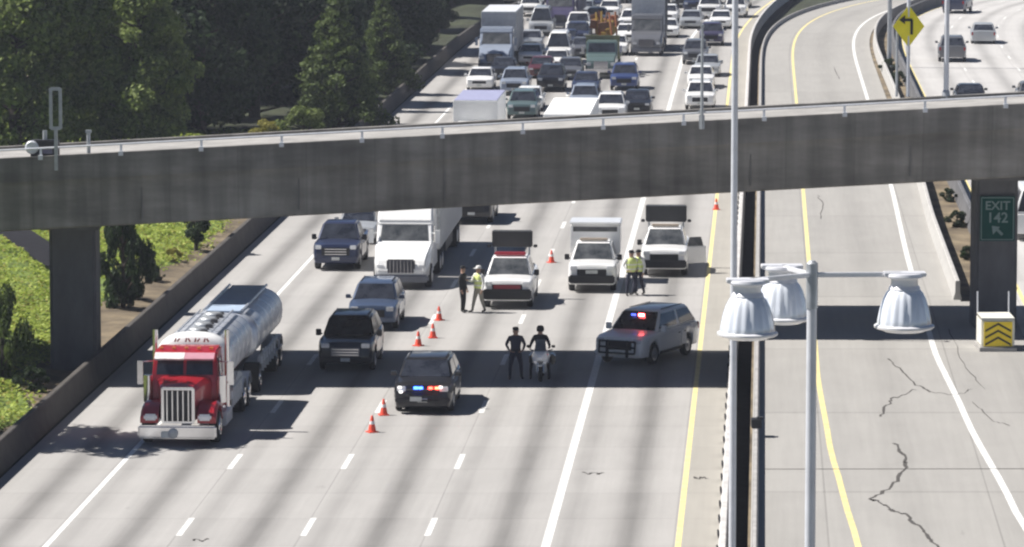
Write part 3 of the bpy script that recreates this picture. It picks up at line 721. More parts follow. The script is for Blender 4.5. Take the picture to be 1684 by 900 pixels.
# --- tanker truck
def tanker(px, py):
    r = empty('tanker_truck'); r.location = at(px, py); r.rotation_euler = (0, 0, ROT)
    tag(r, 'red and chrome tanker truck pulling a polished aluminium tank trailer', 'tanker truck', G1)
    m = MB(); m.box((0, .12, .47), (2.5, .22, .42)); bpb = m.build('bumper', CHROME, r, bevel=.06, seg=3)
    m = MB(); m.box((-.25, -.02, .40), (.5, .06, .2)); m.build('plate', PLATE, bpb, bevel=.02)
    m = MB(); m.lathe([(.16, 0), (.16, -.05), (.1, -.07)], (-.12, -.0, .44), axis='Y', n=16); m.build('tow_eye', STEEL, bpb)
    m = MB(); rings = []
    for y, hw, zt, zb in ((.42, .50, 1.80, .8), (.6, .56, 1.87, .8), (1.2, .68, 1.93, .85), (2.1, .88, 2.0, .9)):
        rings.append([(-hw, y, zb), (hw, y, zb), (hw, y, zt - .16), (hw * .8, y, zt - .03), (0, y, zt + .02), (-hw * .8, y, zt - .03), (-hw, y, zt - .16)])
    m.loft(rings); m.build('hood', REDP, r)
    m = MB(); m.box((0, .36, 1.28), (1.06, .14, 1.14)); gr = m.build('grille', CHROME, r, bevel=.04)
    m = MB(); m.box((0, .286, 1.27), (.88, .012, .98)); m.build('grille_core', BLK, gr)
    m = MB()
    for i in range(5): m.box((-.34 + i * .17, .272, 1.27), (.035, .02, .96))
    m.build('grille_bar', CHROME, gr)
    for sx in (-1, 1):
        m = MB(); rings = []
        for y, zt, zb in ((.28, .95, .72), (.5, 1.12, .78), (.9, 1.26, 1.1), (1.3, 1.3, 1.16), (1.7, 1.24, 1.1), (2.0, 1.05, .75), (2.2, .8, .6)):
            a, b_ = .62 * sx, 1.2 * sx
            rings.append([(a, y, zb), (b_, y, zb), (b_, y, zt - .08), (b_ * .94, y, zt), (a, y, zt + .05)])
        m.loft(rings); m.build('fender', REDP, r)
        m = MB(); m.box((sx * .86, .22, .92), (.42, .2, .2)); m.build('headlight', LAMPG, r, bevel=.05)
        m = MB(); m.tube((sx * 1.16, 2.1, 1.15), (sx * 1.16, 2.1, 2.0), .17, n=14); m.build('air_cleaner', CHROME, r)
        m = MB(); m.tube((sx * 1.16, 3.75, .7), (sx * 1.16, 3.75, 3.25), .085, n=12); m.build('exhaust_stack', CHROME, r)
        m = MB(); m.box((sx * 1.46, 2.3, 2.05), (.18, .08, .75)); m.tube((sx * 1.05, 2.5, 2.4), (sx * 1.46, 2.3, 2.4), .02); m.tube((sx * 1.05, 2.5, 1.75), (sx * 1.46, 2.3, 1.75), .02)
        m.build('mirror', CHROME, r, bevel=.02)
    tx = lambda y, z: 1 - .07 * max(0, (z - 1.7))
    m = MB(); m.prism([(2.05, .8), (2.05, 1.95), (2.3, 2.62), (2.5, 2.74), (3.7, 2.78), (3.7, .8)], -1.08, 1.08, tx=tx); cab = m.build('cab', REDP, r, bevel=.05)
    for sx in (-1, 1):
        m = MB(); m.panel([(min(.03 * sx, .93 * sx), 2.085, 2.0), (max(.03 * sx, .93 * sx), 2.085, 2.0), (max(.03 * sx, .9 * sx), 2.26, 2.48), (min(.03 * sx, .9 * sx), 2.26, 2.48)], .02, .02); m.build('windshield', GLASS, cab)
        q = [(sx * 1.065, 2.45, 1.95), (sx * 1.065, 3.3, 1.95), (sx * 1.03, 3.3, 2.5), (sx * 1.03, 2.55, 2.5)]
        m = MB(); m.panel(q if sx > 0 else q[::-1], .02, .02); m.build('side_window', GLASS, cab)
        m = MB(); m.box((sx * 1.07, 2.9, 1.3), (.04, .95, .9)); m.build('door', REDP, cab, bevel=.01)
        m = MB(); m.box((sx * 1.12, 3.3, .55), (.34, 1.6, .45)); m.build('step_box', ALU, r, bevel=.04)
    m = MB(); m.box((-.48, 2.08, 2.6), (.95, .34, .06), M=Matrix.Rotation(R(28), 3, 'X')); m.build('visor', CORNW, cab)  # left half whitened to imitate a bright reflection
    m = MB(); m.box((.48, 2.08, 2.6), (.95, .34, .06), M=Matrix.Rotation(R(28), 3, 'X')); m.build('visor', mat('visor_pink', (.5, .25, .3), .4), cab)
    for x in (-.8, -.4, 0, .4, .8):
        m = MB(); m.box((x, 2.6, 2.80), (.12, .1, .06)); m.build('roof_light', mat('amber', (.8, .3, .05), .3), cab, bevel=.01)
    # frame
    m = MB()
    for sx in (-1, 1): m.box((sx * .42, 6.5, .85), (.12, 10.5, .28))
    m.box((0, 5, .8), (.9, .2, .25)); m.build('chassis', DARKPL, r)
    def tank(y0, y1, a, b_, zc, nm, dome=None):
        m = MB(); rings = []; n = 28
        prof = [(y0 - .0, .05), (y0 + .04, .45), (y0 + .12, .78), (y0 + .25, .96), (y0 + .4, 1)] + [(y, 1) for y in (y0 + 1.5, (y0 + y1) / 2, y1 - 1.5)] + [(y1 - .4, 1), (y1 - .25, .96), (y1 - .1, .75), (y1, .1)]
        for y, k in prof:
            rg = []
            for i in range(n):
                t = 2 * math.pi * i / n; c_, s_ = math.cos(t), math.sin(t)
                e = .78
                rg.append((a * k * math.copysign(abs(c_) ** e, c_), y, zc + b_ * k * math.copysign(abs(s_) ** e, s_)))
            rings.append(rg)
        m.loft(rings); t_ = m.build(nm, ALU, r, angle=60)
        for y in [y0 + .45 + i * (y1 - y0 - .9) / 5 for i in range(6)]:
            m = MB(); rg = []
            for yy in (y - .03, y + .03):
                rg.append([(a * 1.012 * math.copysign(abs(math.cos(2 * math.pi * i / n)) ** .78, math.cos(2 * math.pi * i / n)), yy, zc + b_ * 1.012 * math.copysign(abs(math.sin(2 * math.pi * i / n)) ** .78, math.sin(2 * math.pi * i / n))) for i in range(n)])
            m.loft(rg); m.build('band', CHROME, t_)
        return t_
    t1 = tank(4.3, 11.2, 1.18, .86, 2.12, 'tank')
    m = MB(); n = 28; rings = []
    for y, k in ((4.12, .02), (4.13, .6), (4.2, .85), (4.36, 1.03), (4.7, 1.03)):
        rings.append([(1.18 * k * math.copysign(abs(math.cos(2 * math.pi * i / n)) ** .78, math.cos(2 * math.pi * i / n)), y, 2.16 + .90 * k * math.copysign(abs(math.sin(2 * math.pi * i / n)) ** .78, math.sin(2 * math.pi * i / n))) for i in range(n)])
    m.loft(rings); m.build('white_head', WHITE, t1, angle=60)
    for i, x in enumerate((-.55, -.2, .1, .4)): 
        m = MB()
        m.box((x, 4.085, 2.87), (.05, .03, .13), M=Matrix.Rotation(R(14), 3, 'Y')); m.box((x + .1, 4.085, 2.87), (.05, .03, .13), M=Matrix.Rotation(R(-30 if i % 2 else 40), 3, 'Y'))
        m.build('red_letter', REDP, t1)
    for y in (5.6, 7.0, 8.4, 9.8):
        m = MB(); m.lathe([(.3, 2.96), (.3, 3.04), (.24, 3.09)], (0, y, 0), n=18); m.build('manhole', STEEL, t1)
        m = MB(); m.tube((-.3, y + .5, 3.0), (.3, y + .5, 3.0), .05); m.build('vapour_pipe', DARKPL, t1)
        m = MB(); m.box((.25, y - .4, 3.02), (.2, .3, .1)); m.build('valve', DARKPL, t1)
    for sx in (-1, 1):
        m = MB(); m.tube((sx * .55, 4.9, 3.06), (sx * .55, 10.7, 3.06), .03); m.build('walkway_rail', ALU, t1)
    t2 = tank(12.2, 20.6, 1.22, .84, 1.95, 'trailer_tank')
    m = MB(); m.box((0, 16.4, 2.79), (1.15, 7.8, .06)); m.build('walkway', mat('walkway_sky_blue', (.38, .47, .60), .5, 0), t2)  # sky reflected on the tank top, painted in as matte pale blue
    m = MB()
    for sx in (-1, 1): m.tube((sx * .66, 12.6, 2.84), (sx * .66, 20.2, 2.84), .045)
    m.build('walkway_rail', ALU, t2)
    m = MB()
    for sx in (-1, 1): m.box((sx * .45, 16.2, .95), (.12, 8.4, .26))
    m.box((0, 12.0, .8), (.2, 1.6, .16)); m.build('trailer_chassis', DARKPL, r)
    rnd = random.Random(2)
    for sx in (-1, 1):
        for y0, y1 in ((4.6, 7.4), (13.4, 18.2)):
            m = MB(); m.box((sx * 1.14, (y0 + y1) / 2, 1.02), (.14, y1 - y0, .30)); m.build('side_skirt', ALU, r, bevel=.03)
            m = MB()
            for i in range(6):
                y = y0 + (y1 - y0) * (i + .5) / 6; m.tube((sx * 1.2, y, .62), (sx * 1.2, y + .1, 1.35 + rnd.uniform(-.1, .2)), .05, n=8)
            m.tube((sx * 1.22, y0, 1.22), (sx * 1.22, y1, 1.26), .06, n=8); m.build('hose_pipe', STEEL, r)
        for y, k in ((1.25, 'wheel'), (8.2, 'wheel'), (9.55, 'wheel'), (12.9, 'wheel'), (18.3, 'wheel'), (19.65, 'wheel')):
            wheel(r, sx * 1.22, y, .51, .30 if y < 2 else .55, CHROME)
        for y in (8.2, 9.55, 18.3, 19.65):
            m = MB(); rg = []
            for k in range(7):
                t = math.pi * (.1 + .8 * k / 6); rg.append((y - .62 * math.cos(t), .55 + .62 * math.sin(t)))
            pts = [(p, q) for p, q in rg] + [(p, q - .04) for p, q in rg[::-1]]
            m.prism(pts, sx * .72, sx * 1.24); m.build('mudguard', ALU, r)
    m = MB(); m.box((0, 20.7, .8), (2.3, .12, .2)); m.build('rear_bumper', STEEL, r)
    return r
tk = tanker(291, 736); tk.scale = (1.03, 1.0, 1.04)

# --- semi trucks
def semi(px, py, cabm, boxm, sidem, label, L=15.5, th=4.05, cabh=3.9, day=False, deflect=True, group=G1, boxlabel=None, tall=True):
    r = empty('semi_truck'); p = at(px, py); r.location = p; r.rotation_euler = (0, 0, ROT - (max(0, p.y - 338) / 1000)); tag(r, label, 'semi truck', group)
    tx = lambda y, z: 1 - .14 * max(0, (1.0 - y)) - .05 * max(0, z - 2.4)
    m = MB(); m.prism([(.1, .45), (.0, .75), (.12, 1.15), (.45, 1.42), (1.5, 1.72), (1.95, 1.80), (2.5, 2.72), (2.75, 2.8), (2.75, .5), (1.9, .5), (1.75, 1.05), (1.35, 1.2), (.95, 1.05), (.8, .5)], -1.2, 1.2, tx=tx)
    cab = m.build('cab', cabm, r, bevel=.07, seg=3)
    if deflect:
        m = MB(); m.prism([(2.35, 2.66), (2.75, 3.2), (3.4, cabh), (4.9, cabh + .02), (4.9, .6), (2.72, .6)], -1.2, 1.2, tx=lambda y, z: 1 - .03 * max(0, z - 2.4)); m.build('sleeper', cabm, r, bevel=.08, seg=3)
    else:
        m = MB(); m.prism([(2.4, 2.66), (2.55, 2.95), (4.2, 3.05), (4.2, .6), (2.72, .6)], -1.2, 1.2); m.build('sleeper', cabm, r, bevel=.08)
    m = MB(); m.panel([(-1.08, 1.99, 1.86), (1.08, 1.99, 1.86), (1.0, 2.49, 2.68), (-1.0, 2.49, 2.68)], .02, .02); m.build('windshield', GLASSG, r)
    for sx in (-1, 1):
        q = [(sx * 1.205, 2.2, 1.85), (sx * 1.205, 2.72, 1.85), (sx * 1.19, 2.72, 2.5), (sx * 1.19, 2.5, 2.5)]
        m = MB(); m.panel(q if sx > 0 else q[::-1], .02, .02); m.build('side_window', GLASS, r)
        m = MB(); m.box((sx * .86, .16, .98), (.34, .22, .26)); m.build('headlight', LAMPG, r, bevel=.06)
        m = MB(); m.box((sx * 1.42, 2.0, 2.05), (.2, .12, .55)); m.tube((sx * 1.15, 2.1, 2.2), (sx * 1.42, 2.0, 2.2), .02); m.build('mirror', cabm, r, bevel=.03)
        for y in (1.35, 6.3, 7.6, L + 1.5, L + 2.8): wheel(r, sx * 1.22, y, .5, .28 if y < 2 else .5)
    m = MB(); m.box((0, .05, .98), (1.2, .12, .62)); g_ = m.build('grille', mat('semi_grille', (.07, .07, .085), .4, .4), r, bevel=.05)
    m = MB()
    for x in (-.45, -.3, -.15, 0, .15, .3, .45): m.box((x, -.02, .98), (.014, .02, .54))
    m.build('grille_bar', CHROME, g_)
    m = MB(); m.box((0, .06, .48), (2.36, .3, .32)); m.build('bumper', mat('bumper_grey', (.16, .17, .2), .5), r, bevel=.08)
    m = MB()
    for sx in (-1, 1): m.box((sx * .42, 5.5, .8), (.14, 6.5, .26))
    m.build('chassis', DARKPL, r)
    y0, y1 = 5.3, 5.3 + L - 1.5
    m = MB(); m.box((0, (y0 + y1) / 2, (th + 1.15) / 2), (2.56, y1 - y0, th - 1.15)); tr = m.build('trailer', boxm, r, bevel=.03)
    for sx in (-1, 1):
        m = MB(); n = int((y1 - y0) / .6)
        m.box((sx * 1.285, (y0 + y1) / 2, (th + 1.15) / 2), (.012, y1 - y0 - .1, th - 1.3))
        for i in range(n): m.box((sx * 1.297, y0 + .3 + i * .6, (th + 1.15) / 2), (.02, .06, th - 1.35))
        m.build('side_panel', sidem, tr)
        m = MB(); m.box((sx * 1.15, (y0 + y1) / 2, .8), (.06, 4.5, .5)); m.build('side_skirt', DARKPL, r)
    m = MB(); m.box((0, (y0 + y1) / 2, 1.0), (1.1, y1 - y0 - 1, .28)); m.build('trailer_frame', DARKPL, r)
    return r
TGREY = mat('trailer_side', (.45, .46, .47), .5, .1, .12, 1.5)
semi(659, 477, WHITE, CORNW, TGREY, 'white semi truck with a grey ribbed trailer, under the bridge edge')
G2 = 'traffic jam beyond the bridge'
semi(813, 118, PALEBLUE, mat('trailer_pale', (.6, .62, .65), .5), TGREY, 'pale blue semi truck with a white box trailer beside the left barrier beyond the bridge', group=G2, L=11, deflect=False)
semi(1063, 93, GREY, mat('trailer_pale', (.6, .62, .65), .5), mat('trailer_dark', (.13, .14, .16), .5), 'grey semi truck with a pale trailer, right of the dump truck', group=G2, L=11, th=4.2, deflect=False)
semi(918, 50, PLUM, mat('trailer_plum', (.10, .09, .15), .5), mat('trailer_plum', (.10, .09, .15), .5), 'dark plum semi truck at the top of the jam', group=G2, L=11, deflect=False)
semi(1010, 6, WHITE, mat('trailer_pale', (.6, .62, .65), .5), TGREY, 'white semi truck at the top edge behind the dump truck', group=G2, L=11, th=4.2)

def box_truck(px, py, label, bw=2.5, bl=8, bh=3.4, cabm=WHITE, boxm=None, roofm=None):
    r = empty('box_truck'); r.location = at(px, py); r.rotation_euler = (0, 0, ROT); tag(r, label, 'box truck', G2)
    m = MB(); m.prism([(0, .5), (0, 1.0), (.2, 1.2), (.9, 1.38), (1.4, 2.15), (1.6, 2.25), (2.4, 2.28), (2.4, .5)], -1.05, 1.05, tx=lambda y, z: 1 - .06 * max(0, z - 1.3)); c = m.build('cab', cabm, r, bevel=.06)
    m = MB(); m.panel([(-.93, .935, 1.42), (.93, .935, 1.42), (.88, 1.38, 2.1), (-.88, 1.38, 2.1)], .02, .02); m.build('windshield', GLASS, r)
    m = MB(); m.box((0, 2.5 + bl / 2, (bh + .95) / 2), (bw, bl, bh - .95)); BW = mat('box_white', (.86, .86, .85), .8, 0, .05, 1, spec=.1); b_ = m.build('cargo_box', boxm or BW, r, bevel=.03)
    m = MB(); m.box((0, 2.5 + bl / 2, bh + .008), (bw - .1, bl - .1, .03)); m.build('box_roof', roofm or boxm or BW, b_)
    m = MB(); m.box((0, -.03, .85), (1.0, .08, .3)); m.build('grille', DARKPL, r)
    m = MB(); m.box((0, -.02, .5), (2.0, .16, .2)); m.build('bumper', DARKPL, r, bevel=.03)
    m = MB(); m.box((0, 5.5, .8), (1.0, 8.5, .25)); m.build('chassis', DARKPL, r)
    for sx in (-1, 1):
        m = MB(); m.box((sx * .8, 0, .95), (.3, .12, .2)); m.build('headlight', LAMPG, r, bevel=.03)
        m = MB(); m.box((sx * 1.3, 1.2, 1.7), (.18, .1, .4)); m.build('mirror', DARKPL, r, bevel=.02)
        for y in (1.0, 2.5 + bl * .72): wheel(r, sx * 1.06, y, .42, .28)
    return r
box_truck(777, 272, 'white box truck with a lavender roof just behind the bridge rail', roofm=mat('lavender_roof', (.32, .33, .48), .5), bh=3.4)
box_truck(929, 285, 'plain white box truck behind the bridge rail, between two SUVs', bw=2.6, bh=3.0, bl=12)

# dump truck with orange load
r = empty('dump_truck'); r.location = at(988, 130); r.rotation_euler = (0, 0, ROT); tag(r, 'teal flatbed truck loaded with orange and brown machinery in the middle of the jam', 'truck', G2)
m = MB(); m.prism([(0, .6), (0, 1.2), (.3, 1.5), (1.6, 1.7), (1.9, 2.5), (3.2, 2.6), (3.2, .6)], -1.1, 1.1, tx=lambda y, z: 1 - .1 * max(0, (1 - y))); m.build('cab', TEAL, r, bevel=.08)
m = MB(); m.panel([(-1.0, 1.63, 1.78), (1.0, 1.63, 1.78), (.95, 1.87, 2.42), (-.95, 1.87, 2.42)], .02, .02); m.build('windshield', GLASS, r)
m = MB(); m.box((0, -.02, 1.0), (1.0, .08, .5)); m.build('grille', CHROME, r); m = MB(); m.box((0, 0, .6), (2.2, .2, .25)); m.build('bumper', CHROME, r, bevel=.03)
m = MB(); m.box((0, 6.6, 1.3), (2.45, 6.4, .25)); m.box((0, 3.6, 2.1), (2.4, .12, 1.3)); m.box((0, 3.52, 2.8), (2.45, .12, .16)); m.build('bed', mat('bed_olive', (.3, .3, .16), .6), r)
for sx in (-1, 1):
    for y in (1.1, 7.2, 8.5): wheel(r, sx * 1.12, y, .5, .3)
    m = MB(); m.box((sx * .85, 0, 1.05), (.3, .12, .22)); m.build('headlight', LAMPG, r, bevel=.03)
    m = MB(); m.box((sx * 1.35, 1.8, 2.0), (.2, .1, .5)); m.build('mirror', CHROME, r, bevel=.02)
m = MB(); rq = random.Random(4)
for i in range(44): m.box((rq.uniform(-.85, .85), rq.uniform(4.2, 8.8), rq.uniform(1.7, 3.9)), (rq.uniform(.3, .8), rq.uniform(.4, 1.2), rq.uniform(.2, .6)), mi=i % 3, M=Matrix.Rotation(rq.uniform(-.5, .5), 3, 'Y'))
for i in range(6): m.tube((rq.uniform(-1, 1), 4.5 + i * .6, 1.5), (rq.uniform(-1, 1), 5 + i * .5, 4.4), .07, mi=i % 3)
mo = m.build('machine_frame', [mat('rust_orange', (.38, .15, .07), .7), mat('machine_yellow', (.45, .30, .06), .6), mat('rust_brown', (.18, .08, .04), .8)]); mo.location = r.location; mo.rotation_euler = r.rotation_euler
tag(mo, 'orange and brown machinery load on the bed of the teal flatbed truck', 'machinery')

# --- jam cars
J = [
 ('suv', 858, 198, TEAL, 'teal grey SUV behind the rail, between the two white box trucks'),
 ('suv', 1003, 203, WHITE, 'white SUV behind the rail, right of the plain white box truck'),
 ('sedan', 1047, 190, BLACK, 'black car behind the rail at the right end of the packed row'),
 ('suv', 1026, 150, BLUE, 'blue SUV with a long shadow on empty road'),
 ('sedan', 962, 158, NAVY, 'navy car in front of the teal flatbed truck'),
 ('suv', 905, 152, BLACK, 'black SUV with bright headlights behind the plain white box truck'),
 ('sedan', 788, 150, WHITE, 'white car in front of the pale blue semi truck'),
 ('suv', 845, 158, PALEBLUE, 'pale blue SUV right of the white car, behind the teal grey SUV'),
 ('van', 917, 106, WHITE, 'white van with dark windshield strip, left of the teal flatbed truck'),
 ('sedan', 871, 108, WHITE, 'white car close against the side of the pale blue semi'),
 ('suv', 1143, 107, GREY, 'dark grey SUV by the carpool line, nearer of the two on the right'),
 ('suv', 1170, 76, PLUM, 'dark violet SUV behind the dark grey SUV on the right'),
 ('sedan', 1152, 147, WHITE, 'white car with a black roof glass in the carpool lane'),
 ('suv', 1151, 182, WHITE, 'white SUV nearest the bridge in the carpool lane'),
 ('sedan', 1097, 63, WHITE, 'white car right of the grey semi truck'),
 ('sedan', 1030, 72, WHITE, 'white car left of the grey semi truck cab'),
 ('van', 889, 60, SILVER, 'silver van left of the dark plum semi'),
 ('pickup', 950, 62, WHITE, 'white pickup right of the dark plum semi'),
 ('sedan', 957, 96, GREY, 'grey car beside the teal flatbed truck cab'),
 ('hatch', 1096, 38, WHITE, 'second white car right of the grey semi truck, farther back'),
 ('suv', 870, 28, WHITE, 'white SUV behind the silver van'),
 ('sedan', 958, 30, SILVER, 'silver car behind the white pickup, right of the plum semi'),
 ('suv', 985, 22, NAVY, 'navy SUV left of the white semi at the top edge'),
 ('sedan', 1135, 48, SILVER, 'silver car left of the dark violet SUV, farther back'),
 ('pickup', 1165, 32, WHITE, 'white pickup behind the dark violet SUV'),
 ('sedan', 1215, 14, GREY, 'grey car in the carpool lane at the top edge'),
 ('suv', 1178, 8, WHITE, 'white SUV at the top edge, beside the grey car'),
 ('sedan', 1120, 14, BLACK, 'black car at the top edge right of the white semi'),
 ('sedan', 1080, 8, BLUE, 'blue car at the top edge against the white semi trailer'),
 ('van', 845, 8, BEIGE, 'beige van at the top edge by the left barrier'),
 ('sedan', 905, 4, SILVER, 'silver car at the top edge left of the plum semi trailer'),
 ('suv', 1206, -14, NAVY, 'navy SUV crossing the top edge of the jam'),
 ('sedan', 1148, -10, SILVER, 'silver car crossing the top edge of the jam'),
 ('suv', 945, 6, BLACK, 'black SUV at the top edge, right of the plum semi'),
 ('sedan', 1068, 158, NAVY, 'dark navy car beside the blue SUV in the shadow'),
 ('hatch', 872, 84, SILVER, 'silver hatchback along the pale blue semi trailer'),
 ('sedan', 889, 130, MAROON, 'maroon car between the white van and the black SUV'),
 ('hatch', 936, 133, GREY, 'grey hatchback left of the teal flatbed cab, behind the navy car'),
 ('sedan', 996, 58, BLACK, 'black car behind the machinery load'),
 ('sedan', 930, 82, NAVY, 'navy car right behind the white van'),
 ('sedan', 826, 132, BLACK, 'black car between the white car and the pale blue SUV, against the semi'),
 ('sedan', 868, 184, WHITE, 'white car right behind the teal grey SUV'),
 ('sedan', 914, 118, WHITE, 'white car just ahead of the white van'),
 ('suv', 948, 75, NAVY, 'navy SUV left of the machinery load'),
 ('suv', 960, 188, PALEBLUE, 'pale blue SUV over the roof of the plain white box truck'),
 ('sedan', 1012, 92, WHITE, 'white car right behind the teal flatbed truck'),
 ('suv', 1036, 52, WHITE, 'white SUV second left of the grey semi trailer'),
 ('hatch', 1066, 29, SILVER, 'silver hatchback beyond the grey semi trailer'),
 ('sedan', 978, 43, NAVY, 'navy car right of the white pickup in the packed rows'),
 ('sedan', 1000, 30, WHITE, 'white car between the navy SUV and the white semi'),
 ('suv', 1141, 22, NAVY, 'navy SUV ahead of the white SUV at the top right of the jam'),
 ('sedan', 1184, 48, WHITE, 'white car right of the dark violet SUV, farther back'),
 ('suv', 1208, 30, WHITE, 'white SUV in the carpool lane ahead of the grey car'),
 ('sedan', 1163, 127, SILVER, 'silver car between the dark grey SUV and the white car in the carpool lane'),
 ('suv', 836, 58, GREY, 'grey SUV tucked beside the pale semi trailer'),
]
J = [j for j in J if not j[4].startswith('dark navy car')]
for k, px, py, c, lab in J: placed(k, px, py, c, lab, G2)
# --- cars on the opposite carriageway, seen from behind
G3 = 'cars on the opposite carriageway'
def opp(kind, px, py, c, lab, rz=0):
    o = placed(kind, px, py, c, lab, G3, z=H2, rear=False, rz=ROT); p = at(px, py, H2); L = KIND[kind].get('L', 4.7)
    a = ROT + rz + math.pi; o.rotation_euler = (0, 0, a); o.location = p + Vector((math.sin(-(a)), math.cos(a), 0)) * -L
    return o
opp('suv', 1566, 103, GREY, 'grey SUV seen from behind, on the opposite carriageway near the light pole', -.03)
opp('sedan', 1617, 73, SILVER, 'silver car seen from behind, farthest right on the opposite carriageway', -.04)
opp('suv', 1567, 23, NAVY, 'navy SUV seen from behind at the top edge of the opposite carriageway', -.2)
opp('sedan', 1597, 182, BLACK, 'black car on the opposite carriageway, only its roof above the bridge rail')
opp('sedan', 1700, 178, GREY, 'grey car at the right edge, its roof above the bridge rail')
opp('van', 1704, 398, WHITE, 'white van at the right edge beyond the exit sign pier')

# ------------------------------------------------------------------ summer haze over the freeway
hz = MB(); hz.box((0, 600, 14), (1400, 1300, 32)); hm = bpy.data.materials.new('haze'); hm.use_nodes = True
hn = hm.node_tree; hn.nodes.remove(hn.nodes['Principled BSDF']); hv = hn.nodes.new('ShaderNodeVolumePrincipled')
hv.inputs['Color'].default_value = (.82, .87, 1, 1); hv.inputs['Density'].default_value = HAZE; hv.inputs['Anisotropy'].default_value = .2
hn.links.new(hv.outputs[0], hn.nodes['Material Output'].inputs['Volume'])
tag(hz.build('haze', hm), kind='stuff')

# ------------------------------------------------------------------ cones
ORANGE = mat('cone_orange', (.75, .09, .05), .6, 0, .05); CWH = mat('cone_white', (.8, .8, .8), .5)
def cone(label):
    r = empty('traffic_cone'); r.scale = (.8, .8, .76); tag(r, label, 'traffic cone', 'traffic cones closing the lanes')
    m = MB(); m.box((0, 0, .025), (.44, .44, .05)); m.build('base', ORANGE, r, bevel=.015)
    m = MB(); m.lathe([(.17, .05), (.145, .2), (.10, .44), (.05, .71), (.03, .74)], (0, 0, 0), n=18); m.build('body', ORANGE, r)
    m = MB(); m.lathe([(.118, .36), (.096, .50)], (0, 0, 0), n=18); m.build('band', CWH, r)
    return r
c0 = cone('x'); bpy.context.view_layer.update(); regmap(c0); first = True
for px, py, lab in ((612, 711, 'orange cone nearest the camera, left of the black police SUV'), (631, 683, 'second orange cone, just left of the police SUV bumper'),
                    (688, 569, 'cone standing right behind the police SUV at the shadow edge'), (712, 556, 'orange cone right of the blue grey SUV, lower of the pair'),
                    (722, 527, 'orange cone left of the officer in black, upper of the pair'), (907, 432, 'orange cone between the two white pickups'),
                    (1178, 345, 'small orange cone on the yellow line just under the bridge')):
    o = c0 if first else copy_tree(c0, KIDMAP); first = False
    o.location = at(px, py); o.rotation_euler = (0, 0, random.uniform(0, 1.5)); tag(o, lab, 'traffic cone', 'traffic cones closing the lanes')

